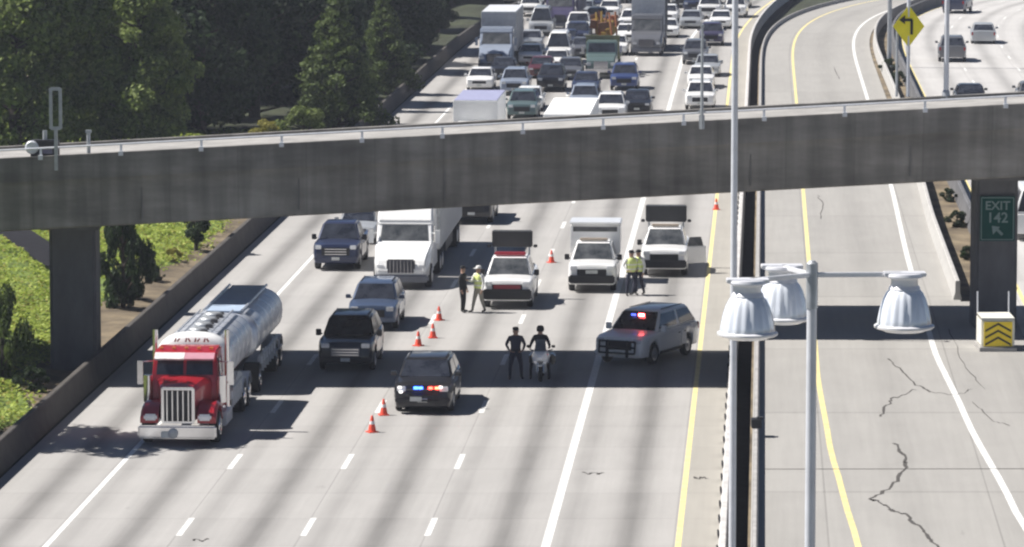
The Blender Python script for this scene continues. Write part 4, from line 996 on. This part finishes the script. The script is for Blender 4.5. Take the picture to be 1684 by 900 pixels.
# ------------------------------------------------------------------ people
SKIN = mat('skin', (.42, .26, .19), .6); HAIR = mat('hair', (.03, .02, .015), .8); SHOE = mat('shoe', (.015, .015, .015), .5)
NAVYC = mat('navy_cloth', (.022, .025, .045), .85, bump=.1); BLKC = mat('black_cloth', (.015, .015, .018), .85, bump=.1)
KHAKI = mat('khaki_cloth', (.3, .29, .25), .85); HIVIS = mat('hi_vis', (.72, .82, .28), .6, 0, .08); WHC = mat('white_cloth', (.72, .72, .7), .8)
def person(loc, rz, label, shirt, pants, vest=None, hat=None, pose='stand', hatm=BLKC):
    """one continuous body; x = own right/left, faces -y"""
    r = empty('person', loc, rz); r.scale = (1.1, 1.1, 1.07); tag(r, label, 'person')
    J = {'pel': (0, 0, .96), 'waist': (0, 0, 1.1), 'chest': (0, .0, 1.32), 'neck': (0, .0, 1.50), 'head': (0, -.01, 1.60), 'top': (0, -.01, 1.74)}
    E = [('pel', 'waist'), ('waist', 'chest'), ('chest', 'neck'), ('neck', 'head'), ('head', 'top')]
    RD = {'pel': .155, 'waist': .145, 'chest': .17, 'neck': .062, 'head': .098, 'top': .075}
    for s, n in ((-1, 'a'), (1, 'b')):
        sp = {'stand': .11, 'walk': .07, 'wide': .17, 'sit': .14}[pose]; fy = {'stand': .02, 'walk': .22, 'wide': .05, 'sit': .0}[pose] * s
        if pose == 'sit': leg = [(s * .12, -.02, .9), (s * .25, -.42, .78), (s * .30, -.32, .28), (s * .3, -.34, .09), (s * .3, -.50, .05)]
        else: leg = [(s * .10, 0, .88), (s * (sp + .01), fy * .5 - .03, .49), (s * (sp + .03), fy, .10), (s * (sp + .03), fy, .07), (s * (sp + .06), fy - .17, .04)]
        if pose == 'sit': arm = [(s * .19, .0, 1.42), (s * .3, -.12, 1.18), (s * .32, -.40, 1.10), (s * .32, -.47, 1.10)]
        elif pose == 'wide': arm = [(s * .20, .0, 1.42), (s * .31, .04, 1.17), (s * .22, -.12, 1.0), (s * .17, -.17, .98)]
        elif s < 0 and pose == 'walk': arm = [(s * .20, 0, 1.42), (s * .27, -.1, 1.17), (s * .22, -.32, 1.22), (s * .2, -.4, 1.25)]
        else: arm = [(s * .20, 0, 1.42), (s * .27, .02, 1.15), (s * .27, -.05, .90), (s * .27, -.07, .82)]
        for k, (nm, p, rd) in enumerate(zip(('hip', 'knee', 'ank', 'heel', 'toe'), leg, (.105, .072, .048, .05, .04))): J[nm + n] = p; RD[nm + n] = rd
        for k, (nm, p, rd) in enumerate(zip(('sho', 'elb', 'wri', 'palm'), arm, (.075, .052, .035, .042))): J[nm + n] = p; RD[nm + n] = rd
        E += [('pel', 'hip' + n), ('hip' + n, 'knee' + n), ('knee' + n, 'ank' + n), ('ank' + n, 'heel' + n), ('heel' + n, 'toe' + n), ('chest', 'sho' + n), ('sho' + n, 'elb' + n), ('elb' + n, 'wri' + n), ('wri' + n, 'palm' + n)]
    names = list(J); me = bpy.data.meshes.new('body'); me.from_pydata([J[k] for k in names], [(names.index(a), names.index(b)) for a, b in E], [])
    ob = bpy.data.objects.new('body', me); COL.objects.link(ob)
    md_ = ob.modifiers.new('s', 'SKIN'); me.skin_vertices.new() if not me.skin_vertices else None
    for i, k in enumerate(names): me.skin_vertices[0].data[i].radius = (RD[k] * (1.12 if k in ('pel', 'waist', 'chest') else 1), RD[k] * (.78 if k in ('pel', 'waist', 'chest') else 1)); me.skin_vertices[0].data[i].use_root = (k == 'pel')
    sd = ob.modifiers.new('d', 'SUBSURF'); sd.levels = 2; sd.render_levels = 2
    dg = bpy.context.evaluated_depsgraph_get(); nm = bpy.data.meshes.new_from_object(ob.evaluated_get(dg)); bpy.data.objects.remove(ob)
    nm.materials.clear()
    for mm in (pants, shirt, SKIN, SHOE): nm.materials.append(mm)
    hands = [Vector(J['palma']), Vector(J['palmb'])]
    for f in nm.polygons:
        c = f.center
        if c.z > 1.50 and abs(c.x) < .15: f.material_index = 2
        elif min((c - h).length for h in hands) < .075: f.material_index = 2
        elif c.z < .12: f.material_index = 3
        elif c.z > .98 or (abs(c.x) > .19 and c.z > .85 and pose != 'sit'): f.material_index = 1
        else: f.material_index = 0
        f.use_smooth = True
    # fingers, thumb, nose, ears joined to the same mesh
    f = MB()
    for n, s in (('a', -1), ('b', 1)):
        p, w_ = Vector(J['palm' + n]), Vector(J['wri' + n]); d = (p - w_).normalized(); side = Vector((0, 1, 0)) if abs(d.z) > .5 else Vector((1, 0, 0))
        for i, l in enumerate((.062, .072, .068, .052)):
            a = p + side * (-.027 + i * .018) + d * .02; b_ = a + d * l * .55 + Vector((-s * .01, 0, 0)); f.tube(a, b_, .010, .009, 6); f.tube(b_, b_ + d * l * .5 + Vector((-s * .018, 0, -.004)), .009, .007, 6)
        f.tube(p - side * .03, p - side * .055 + d * .045, .012, .009, 6)
    f.add([(-.014, -.10, 1.60), (.014, -.10, 1.60), (0, -.128, 1.605), (0, -.10, 1.65)], [(0, 1, 2), (0, 2, 3), (1, 3, 2)])
    for s in (-1, 1): f.box((s * .092, 0, 1.625), (.02, .035, .055)); f.box((s * .033, -.094, 1.648), (.022, .012, .009), mi=1)
    f.box((0, -.096, 1.572), (.045, .012, .008), mi=1)
    bm = bmesh.new(); bm.from_mesh(nm); t = bpy.data.meshes.new('t'); t.from_pydata(f.v, [], f.f)
    for i, pgn in enumerate(t.polygons): pgn.material_index = 2 if f.m[i] == 0 else 3
    bm.from_mesh(t); bm.to_mesh(nm); bm.free()
    bo = bpy.data.objects.new('body', nm); COL.objects.link(bo); bo.parent = r
    m = MB()
    if hat == 'helmet': m.lathe([(.118, 1.60), (.128, 1.66), (.12, 1.74), (.08, 1.79), (.02, 1.80)], (0, 0, 0), n=18); nmh = 'helmet'
    elif hat == 'cap': m.lathe([(.105, 1.68), (.108, 1.72), (.09, 1.77), (.03, 1.79)], (0, 0, 0), n=18); m.box((0, -.13, 1.69), (.15, .12, .015)); nmh = 'cap'
    else: m.lathe([(.104, 1.66), (.106, 1.71), (.09, 1.755), (.03, 1.775)], (0, .012, 0), n=18); nmh = 'hair'
    m.build(nmh, hatm if hat else HAIR, r)
    m = MB(); m.lathe([(.17, .98), (.172, 1.03)], (0, 0, 0), n=20); bt = m.build('belt', BLKC, r); bt.scale = (1, .76, 1)
    if vest:
        m = MB(); rings = []
        for z, a, b_ in ((.93, .21, .155), (1.1, .195, .15), (1.3, .22, .165), (1.42, .20, .14), (1.49, .10, .09)):
            rings.append([(a * math.cos(2 * math.pi * i / 22), b_ * math.sin(2 * math.pi * i / 22), z) for i in range(22)])
        m.loft(rings); v_ = m.build('vest', vest, r)
        m = MB(); 
        for z, a, b_ in ((1.02, .207, .158), (1.2, .212, .162)):
            m.loft([[(a * math.cos(2 * math.pi * i / 22), b_ * math.sin(2 * math.pi * i / 22), z + dz) for i in range(22)] for dz in (0, .04)])
        m.build('reflective_band', CWH, v_)
    return r
def gp(px, py): return at(px, py)
person(gp(848, 624), R(8), 'officer in dark uniform standing with elbows out beside the motorcycle', NAVYC, NAVYC, pose='wide', hat='cap')
mc_p = gp(888, 630)
person(mc_p + Vector((.02, 1.25, 0)), ROT, 'officer in black seated upright on the white motorcycle', BLKC, BLKC, pose='sit', hat='helmet')
person(gp(761, 514), R(70), 'officer in black standing left of the white pickup with the red light bar', BLKC, BLKC, pose='stand', hat='cap')
person(gp(787, 514), R(-50), 'person in a yellow vest and pale trousers at the corner of the white pickup', WHC, KHAKI, vest=HIVIS, pose='walk', hat='cap', hatm=WHC)
person(gp(1038, 486), R(20), 'officer in a yellow vest standing left, between the two white pickups', WHC, NAVYC, vest=HIVIS, pose='wide', hat='cap')
person(gp(1050, 485), R(-40), 'officer in a yellow vest standing right, against the white pickup with the open door', WHC, NAVYC, vest=HIVIS, pose='walk', hat='cap')
0 and person(gp(1046, 452), R(160), 'person in dark red shirt standing behind the two vested officers', mat('red_cloth', (.25, .04, .05), .8), KHAKI, pose='stand')

# motorcycle
mc = empty('motorcycle', mc_p, ROT); tag(mc, 'white and black police motorcycle in the bridge shadow', 'motorcycle')
for y in (.35, 1.85):
    m = MB(); m.lathe([(.2, -.06), (.29, -.07), (.32, -.03), (.32, .03), (.29, .07), (.2, .06)], (0, y, .32), axis='X', n=22); w_ = m.build('wheel', RUBBER, mc)
    m = MB(); m.lathe([(.21, -.03), (.05, -.06), (.05, .06), (.21, .03)], (0, y, .32), axis='X', n=14); m.build('rim', RIM, w_)
m = MB(); m.loft([[(-a, y, z0), (a, y, z0), (a * 1.1, y, (z0 + z1) / 2), (a * .8, y, z1), (-a * .8, y, z1), (-a * 1.1, y, (z0 + z1) / 2)] for y, a, z0, z1 in ((.12, .10, .78, .98), (.25, .25, .72, 1.1), (.5, .30, .66, 1.14), (.75, .22, .6, 1.0))]); m.build('fairing', WHITE, mc)
m = MB(); m.add([(-.22, .28, 1.1), (.22, .28, 1.1), (.16, .55, 1.5), (-.16, .55, 1.5), (-.22, .30, 1.1), (.22, .30, 1.1), (.16, .57, 1.5), (-.16, .57, 1.5)], [(0, 1, 2, 3), (7, 6, 5, 4), (0, 3, 7, 4), (1, 5, 6, 2)]); m.build('windscreen', GLASSG, mc)
m = MB(); m.box((0, 1.0, .88), (.34, .6, .3), taper=(.7, .8)); m.build('fuel_tank', BLACK, mc, bevel=.06)
m = MB(); m.box((0, 1.45, .78), (.36, .6, .12)); m.build('seat', DARKPL, mc, bevel=.05)
m = MB(); m.box((0, 1.0, .45), (.4, .6, .4)); m.build('engine', STEEL, mc, bevel=.05)
for sx in (-1, 1):
    m = MB(); m.box((sx * .36, 1.8, .65), (.24, .55, .38)); m.build('pannier', BLACK, mc, bevel=.06)
    m = MB(); m.tube((sx * .08, .42, .34), (sx * .1, .6, 1.0), .03); m.build('fork', CHROME, mc)
    m = MB(); m.box((sx * .45, .6, 1.25), (.14, .05, .1)); m.build('mirror', DARKPL, mc, bevel=.02)
    m = MB(); m.lathe([(.06, 0), (.055, -.04)], (sx * .17, .19, .72), axis='Y', n=12); m.build('lamp', LAMPG, mc)
m = MB(); m.lathe([(.10, 0), (.095, -.04), (.04, -.06)], (0, .13, .88), axis='Y', n=16); m.build('headlight', LAMPG, mc)
m = MB(); m.tube((-.42, .75, 1.12), (-.15, .62, 1.06), .02); m.tube((.42, .75, 1.12), (.15, .62, 1.06), .02); m.build('handlebar', DARKPL, mc)
m = MB(); m.box((0, .2, .62), (.16, .5, .04)); m.build('mudguard', WHITE, mc, bevel=.01)

# ------------------------------------------------------------------ vegetation
def leafmat(name, a, b):
    m = bpy.data.materials.new(name); m.use_nodes = True; nt = m.node_tree; p = nt.nodes['Principled BSDF']
    p.inputs['Roughness'].default_value = .6; p.inputs['Specular IOR Level'].default_value = .25
    g_ = nt.nodes.new('ShaderNodeNewGeometry'); r_ = nt.nodes.new('ShaderNodeValToRGB')
    n = nt.nodes.new('ShaderNodeTexNoise'); n.inputs['Scale'].default_value = .35; tc = nt.nodes.new('ShaderNodeTexCoord'); nt.links.new(tc.outputs['Object'], n.inputs['Vector'])
    mx = nt.nodes.new('ShaderNodeMath'); mx.operation = 'MULTIPLY_ADD'; mx.inputs[1].default_value = .5
    nt.links.new(g_.outputs['Random Per Island'], mx.inputs[0]); 
    m2 = nt.nodes.new('ShaderNodeMath'); m2.operation = 'MULTIPLY'; m2.inputs[1].default_value = .5; nt.links.new(n.outputs[0], m2.inputs[0]); nt.links.new(m2.outputs[0], mx.inputs[2])
    r_.color_ramp.elements[0].color = (*a, 1); r_.color_ramp.elements[1].color = (*b, 1); r_.color_ramp.elements[0].position = .25; r_.color_ramp.elements[1].position = .75
    nt.links.new(mx.outputs[0], r_.inputs[0]); nt.links.new(r_.outputs[0], p.inputs['Base Color'])
    try: p.inputs['Subsurface Weight'].default_value = 0
    except Exception: pass
    tr = nt.nodes.new('ShaderNodeBsdfTranslucent'); nt.links.new(r_.outputs[0], tr.inputs[0]); ms = nt.nodes.new('ShaderNodeMixShader'); ms.inputs[0].default_value = .4
    out = nt.nodes['Material Output']; nt.links.new(p.outputs[0], ms.inputs[1]); nt.links.new(tr.outputs[0], ms.inputs[2]); nt.links.new(ms.outputs[0], out.inputs[0])
    return m
LF = {'dark': leafmat('leaf_dark', (.016, .032, .014), (.045, .075, .026)), 'mid': leafmat('leaf_mid', (.055, .085, .022), (.15, .20, .06)),  # dark and olive leaves carry the wood's shade and sunlight in their colour
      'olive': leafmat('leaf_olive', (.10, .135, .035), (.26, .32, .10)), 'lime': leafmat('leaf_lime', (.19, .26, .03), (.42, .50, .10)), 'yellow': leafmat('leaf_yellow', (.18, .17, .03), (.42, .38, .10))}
BARK = mat('bark', (.07, .055, .045), .95, 0, .4, 6, .5)
def leaf_cloud(clumps, n, size, rnd):
    vs, fs = [], []
    wts = [c[3] ** 2 for c in clumps]
    for i in range(n):
        cx, cy, cz, cr, sq = rnd.choices(clumps, wts)[0]
        d = Vector((rnd.gauss(0, 1), rnd.gauss(0, 1), rnd.gauss(0, 1))).normalized() * cr * (rnd.random() ** .38)
        p = Vector((cx + d.x, cy + d.y, cz + d.z * sq))
        nrm = (d.normalized() * .8 + Vector((rnd.gauss(0, .6), rnd.gauss(0, .6), rnd.gauss(.3, .6)))).normalized()
        q = nrm.to_track_quat('Z', 'Y') @ Quaternion((0, 0, 1), rnd.uniform(0, 6.28)); s = size * rnd.uniform(.6, 1.5)
        o = len(vs)
        for a, b in ((-.5, 0), (0, -.32), (.5, 0), (0, .32)): vs.append(p + q @ Vector((a * s, b * s, .06 * s * (1 if a == 0 else 0))))
        fs.append((o, o + 1, o + 2, o + 3))
    return vs, fs
TM = {}
def tree_mesh(key, h, rad, n, size, conifer=False, seed=1, low=.12, nc=26):
    rnd = random.Random(seed); cl = []; limbs = MB(); lean = rnd.uniform(-.02, .02)
    limbs.tube((0, 0, -.3), (lean * h, 0, h * .5), rad * .07 + .08, rad * .045 + .04, 9); limbs.tube((lean * h, 0, h * .5), (0, 0, h * .93), rad * .045 + .04, .04, 8)
    for i in range(nc):
        t = (i + .5) / nc; z = h * (low + (1 - low) * t)
        if conifer: rr_ = rad * (1.04 - t) * rnd.uniform(.7, 1.05); cr = rad * .26 * (1.15 - t * .8)
        else: rr_ = rad * math.sin(math.pi * min(1, .12 + t * .85)) ** .7 * rnd.uniform(.3, .95); cr = rad * rnd.uniform(.16, .40)
        a = i * 2.4 + rnd.uniform(-.5, .5); x, y = rr_ * math.cos(a), rr_ * math.sin(a)
        cl.append((x, y, z, cr, .6 if conifer else .75)); limbs.tube((lean * z, 0, max(.3, z - rr_ * .45)), (x * .9, y * .9, z - .1), .05 + rad * .012, .02, 5)
        if conifer:
            for k in (.35, .65): cl.append((x * k, y * k, z + .1, cr * .9, .55))
    vs, fs = leaf_cloud(cl, n, size, rnd)
    me = bpy.data.meshes.new('crown'); me.from_pydata(vs, [], fs)
    TM[key] = (me, limbs)
def trunk_mesh(key):
    me, limbs = TM[key]
    if not isinstance(limbs, bpy.types.Mesh):
        o = limbs.build('trunk', BARK); tm = o.data; bpy.data.objects.remove(o); TM[key] = (me, tm)
    return TM[key][1]
def plant(name, key, lf, x, y, z, sc, rz, label, cat='tree', group=None, sz=None):
    r = empty(name, (x, y, z), rz); r.scale = (sc, sc, sz or sc); tag(r, label, cat, group)
    me = TM[key][0]
    mk = (key, lf)
    if mk not in TM:
        m2 = me.copy(); m2.materials.append(LF[lf]); TM[mk] = m2
    c = bpy.data.objects.new('crown', TM[mk]); COL.objects.link(c); c.parent = r
    t = trunk_mesh(key); c2 = bpy.data.objects.new('trunk', t); COL.objects.link(c2); c2.parent = r
    return r
tree_mesh('broad', 13, 4.6, 26000, .31, seed=3, low=.06, nc=60)
tree_mesh('broad2', 12, 4.2, 24000, .30, seed=8, low=.08, nc=52)
tree_mesh('fir', 20, 4.2, 26000, .34, True, seed=5, low=.05, nc=60)
tree_mesh('smallfir', 8.5, 3.0, 15000, .24, True, seed=25, low=.04, nc=70)
tree_mesh('bush', 2.6, 1.9, 4200, .20, seed=12, low=.05, nc=18)
tree_mesh('sapling', 6, 2.0, 5000, .24, seed=15, low=.2, nc=20)
tree_mesh('light', 13, 3.6, 3600, .40, seed=17, low=.5, nc=16)
def zb(x, y):
    q = x - ROAD * y - bend_main(y); return bank(q, y)
def T(name, key, lf, px, D, sc, rz, label, cat='tree', sz=None, group='trees on the bank left of the freeway'):
    x = xat(px, D); plant(name, key, lf, x, D, zb(x, D), sc, rz, label, cat, group, sz)
# front row, olive crowns at the left, leaf colour brightened for sunlight
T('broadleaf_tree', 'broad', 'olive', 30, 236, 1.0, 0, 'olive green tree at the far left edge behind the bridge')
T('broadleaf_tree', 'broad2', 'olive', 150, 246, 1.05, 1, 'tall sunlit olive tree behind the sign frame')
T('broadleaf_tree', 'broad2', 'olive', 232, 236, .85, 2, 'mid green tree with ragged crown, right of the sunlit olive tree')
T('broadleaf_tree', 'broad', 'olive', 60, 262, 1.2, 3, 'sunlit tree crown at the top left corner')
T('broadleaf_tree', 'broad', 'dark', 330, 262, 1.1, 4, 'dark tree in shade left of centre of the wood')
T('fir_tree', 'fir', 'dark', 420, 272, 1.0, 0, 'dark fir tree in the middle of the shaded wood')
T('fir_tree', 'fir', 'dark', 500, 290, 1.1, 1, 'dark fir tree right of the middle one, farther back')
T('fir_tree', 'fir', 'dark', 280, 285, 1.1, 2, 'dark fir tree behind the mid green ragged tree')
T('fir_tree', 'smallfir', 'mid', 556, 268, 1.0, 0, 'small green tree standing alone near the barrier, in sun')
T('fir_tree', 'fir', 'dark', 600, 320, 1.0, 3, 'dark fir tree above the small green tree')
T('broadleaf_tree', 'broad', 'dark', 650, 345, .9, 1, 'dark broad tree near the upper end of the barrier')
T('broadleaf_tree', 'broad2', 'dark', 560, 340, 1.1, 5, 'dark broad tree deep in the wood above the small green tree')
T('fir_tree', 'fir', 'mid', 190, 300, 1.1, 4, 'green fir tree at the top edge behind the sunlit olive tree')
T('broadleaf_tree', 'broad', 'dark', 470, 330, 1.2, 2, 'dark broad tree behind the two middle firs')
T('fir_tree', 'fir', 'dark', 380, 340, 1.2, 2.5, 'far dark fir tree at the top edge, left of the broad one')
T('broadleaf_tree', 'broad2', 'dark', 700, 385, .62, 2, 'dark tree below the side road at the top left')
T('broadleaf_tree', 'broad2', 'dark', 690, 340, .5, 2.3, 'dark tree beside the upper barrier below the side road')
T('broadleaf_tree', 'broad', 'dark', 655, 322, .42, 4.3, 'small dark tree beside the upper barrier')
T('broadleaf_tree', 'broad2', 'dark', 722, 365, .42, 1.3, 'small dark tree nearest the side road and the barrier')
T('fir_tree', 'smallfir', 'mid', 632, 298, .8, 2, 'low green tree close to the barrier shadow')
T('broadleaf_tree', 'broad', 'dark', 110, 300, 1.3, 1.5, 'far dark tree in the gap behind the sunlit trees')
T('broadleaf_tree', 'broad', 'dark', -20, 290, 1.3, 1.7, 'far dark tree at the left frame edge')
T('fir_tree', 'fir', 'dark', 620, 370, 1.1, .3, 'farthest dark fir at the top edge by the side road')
T('yellow_bush', 'bush', 'yellow', 440, 252, .55, 0, 'low yellow green bush at the bridge rail in front of the dark wood', 'bush')
T('yellow_bush', 'bush', 'olive', 500, 256, .8, 1, 'low olive bush right of the yellow green bush', 'bush')
# under the bridge
G4 = 'bushes under the bridge beside the pier'
def U(key, lf, px, py, sc, label, cat='bush', name='bush', sz=None):
    p = at(px, py); plant(name, key, lf, p.x, p.y, zb(p.x, p.y), sc, px * .7, label, cat, G4, sz)
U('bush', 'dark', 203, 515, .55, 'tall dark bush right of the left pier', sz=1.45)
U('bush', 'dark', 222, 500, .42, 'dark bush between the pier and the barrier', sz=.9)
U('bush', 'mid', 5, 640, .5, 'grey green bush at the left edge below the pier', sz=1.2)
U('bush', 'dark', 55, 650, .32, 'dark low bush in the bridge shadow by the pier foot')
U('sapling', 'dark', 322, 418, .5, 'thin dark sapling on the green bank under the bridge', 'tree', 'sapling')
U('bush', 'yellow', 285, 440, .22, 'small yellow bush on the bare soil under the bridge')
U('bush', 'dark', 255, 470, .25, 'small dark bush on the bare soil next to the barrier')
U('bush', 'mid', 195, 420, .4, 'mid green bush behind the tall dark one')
plant('shade_tree', 'light', 'mid', -20.9, 144.6, .6, .95, .4, 'tree outside the left edge whose branches shade the shoulder')
# ivy
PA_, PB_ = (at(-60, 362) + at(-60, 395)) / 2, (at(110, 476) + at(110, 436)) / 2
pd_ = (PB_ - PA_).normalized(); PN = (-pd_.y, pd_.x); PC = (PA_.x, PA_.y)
def scatter(name, lf, n, size, region, label, cat, seed):
    rnd = random.Random(seed); vs, fs = [], []
    while len(fs) < n:
        D = rnd.uniform(region[0], region[1]); q = rnd.uniform(region[2], region[3])
        if q > dirt_edge(D) + rnd.gauss(0, .35): continue
        if math.sin(D * .31 + 1.3 * math.sin(q * .8)) * math.sin(q * .7 + D * .11) < rnd.uniform(-1.2, -.3): continue
        x = RX(q, D)
        if abs((x - PC[0]) * PN[0] + (D - PC[1]) * PN[1]) < 1.0 and x < -15: continue
        s = size * rnd.uniform(.6, 1.6); hump = .28 * (math.sin(D * 1.1 + q) * math.sin(q * 1.7 - D * .4) + 1) * .5
        p = Vector((x, D, bank(q, D) + rnd.uniform(.02, .12) + hump))
        nrm = Vector((rnd.gauss(0, .45), rnd.gauss(-.15, .5), 1)).normalized(); qq = nrm.to_track_quat('Z', 'Y') @ Quaternion((0, 0, 1), rnd.uniform(0, 6.28)); o = len(vs)
        for a, b in ((-.5, 0), (-.1, -.4), (.5, 0), (-.1, .4)): vs.append(p + qq @ Vector((a * s, b * s, 0)))
        fs.append((o, o + 1, o + 2, o + 3))
    me = bpy.data.meshes.new(name); me.from_pydata(vs, [], fs); me.materials.append(LF[lf]); ob_ = bpy.data.objects.new(name, me); COL.objects.link(ob_)
    return tag(ob_, label, cat, kind='stuff')
scatter('ivy_ground_cover', 'lime', 200000, .14, (120, 262, -44, -24.8), 'bright green ivy covering the bank under the bridge', 'ground cover', 5)
scatter('dry_grass', 'yellow', 22000, .11, (125, 262, -34, -24.6), 'yellowing grass mixed into the ivy on the bank', 'grass', 6)
# dark strip laid on the bank in place of a cast shadow
shadow_strip = MB(); N_ = 16; row = []
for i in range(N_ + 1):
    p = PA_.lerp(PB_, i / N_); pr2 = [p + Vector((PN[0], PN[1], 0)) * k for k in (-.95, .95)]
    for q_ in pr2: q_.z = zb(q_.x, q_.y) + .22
    if row: shadow_strip.add([row[0], row[1], pr2[1], pr2[0]], [(0, 1, 2, 3)])
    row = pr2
tag(shadow_strip.build('bank_shadow_strip', M_DARK), kind='structure')
# gore planting between ramp and opposite road
for i, (px, py, s) in enumerate(((1560, 330, .22), (1574, 372, .26), (1590, 425, .2), (1462, 120, .35), (1478, 140, .32))):
    p = at(px, py, H2); plant('gore_shrub', 'bush', 'dark', p.x, p.y, H2 - .05, s, i, ['low dark shrub in the gore, farthest under the bridge', 'low dark shrub in the gore, middle one under the bridge', 'low dark shrub in the gore nearest the pier', 'dark shrub below the yellow sign, left one', 'dark shrub below the yellow sign, right one'][i], 'shrub', 'shrubs in the gore')

bpy.context.view_layer.update()
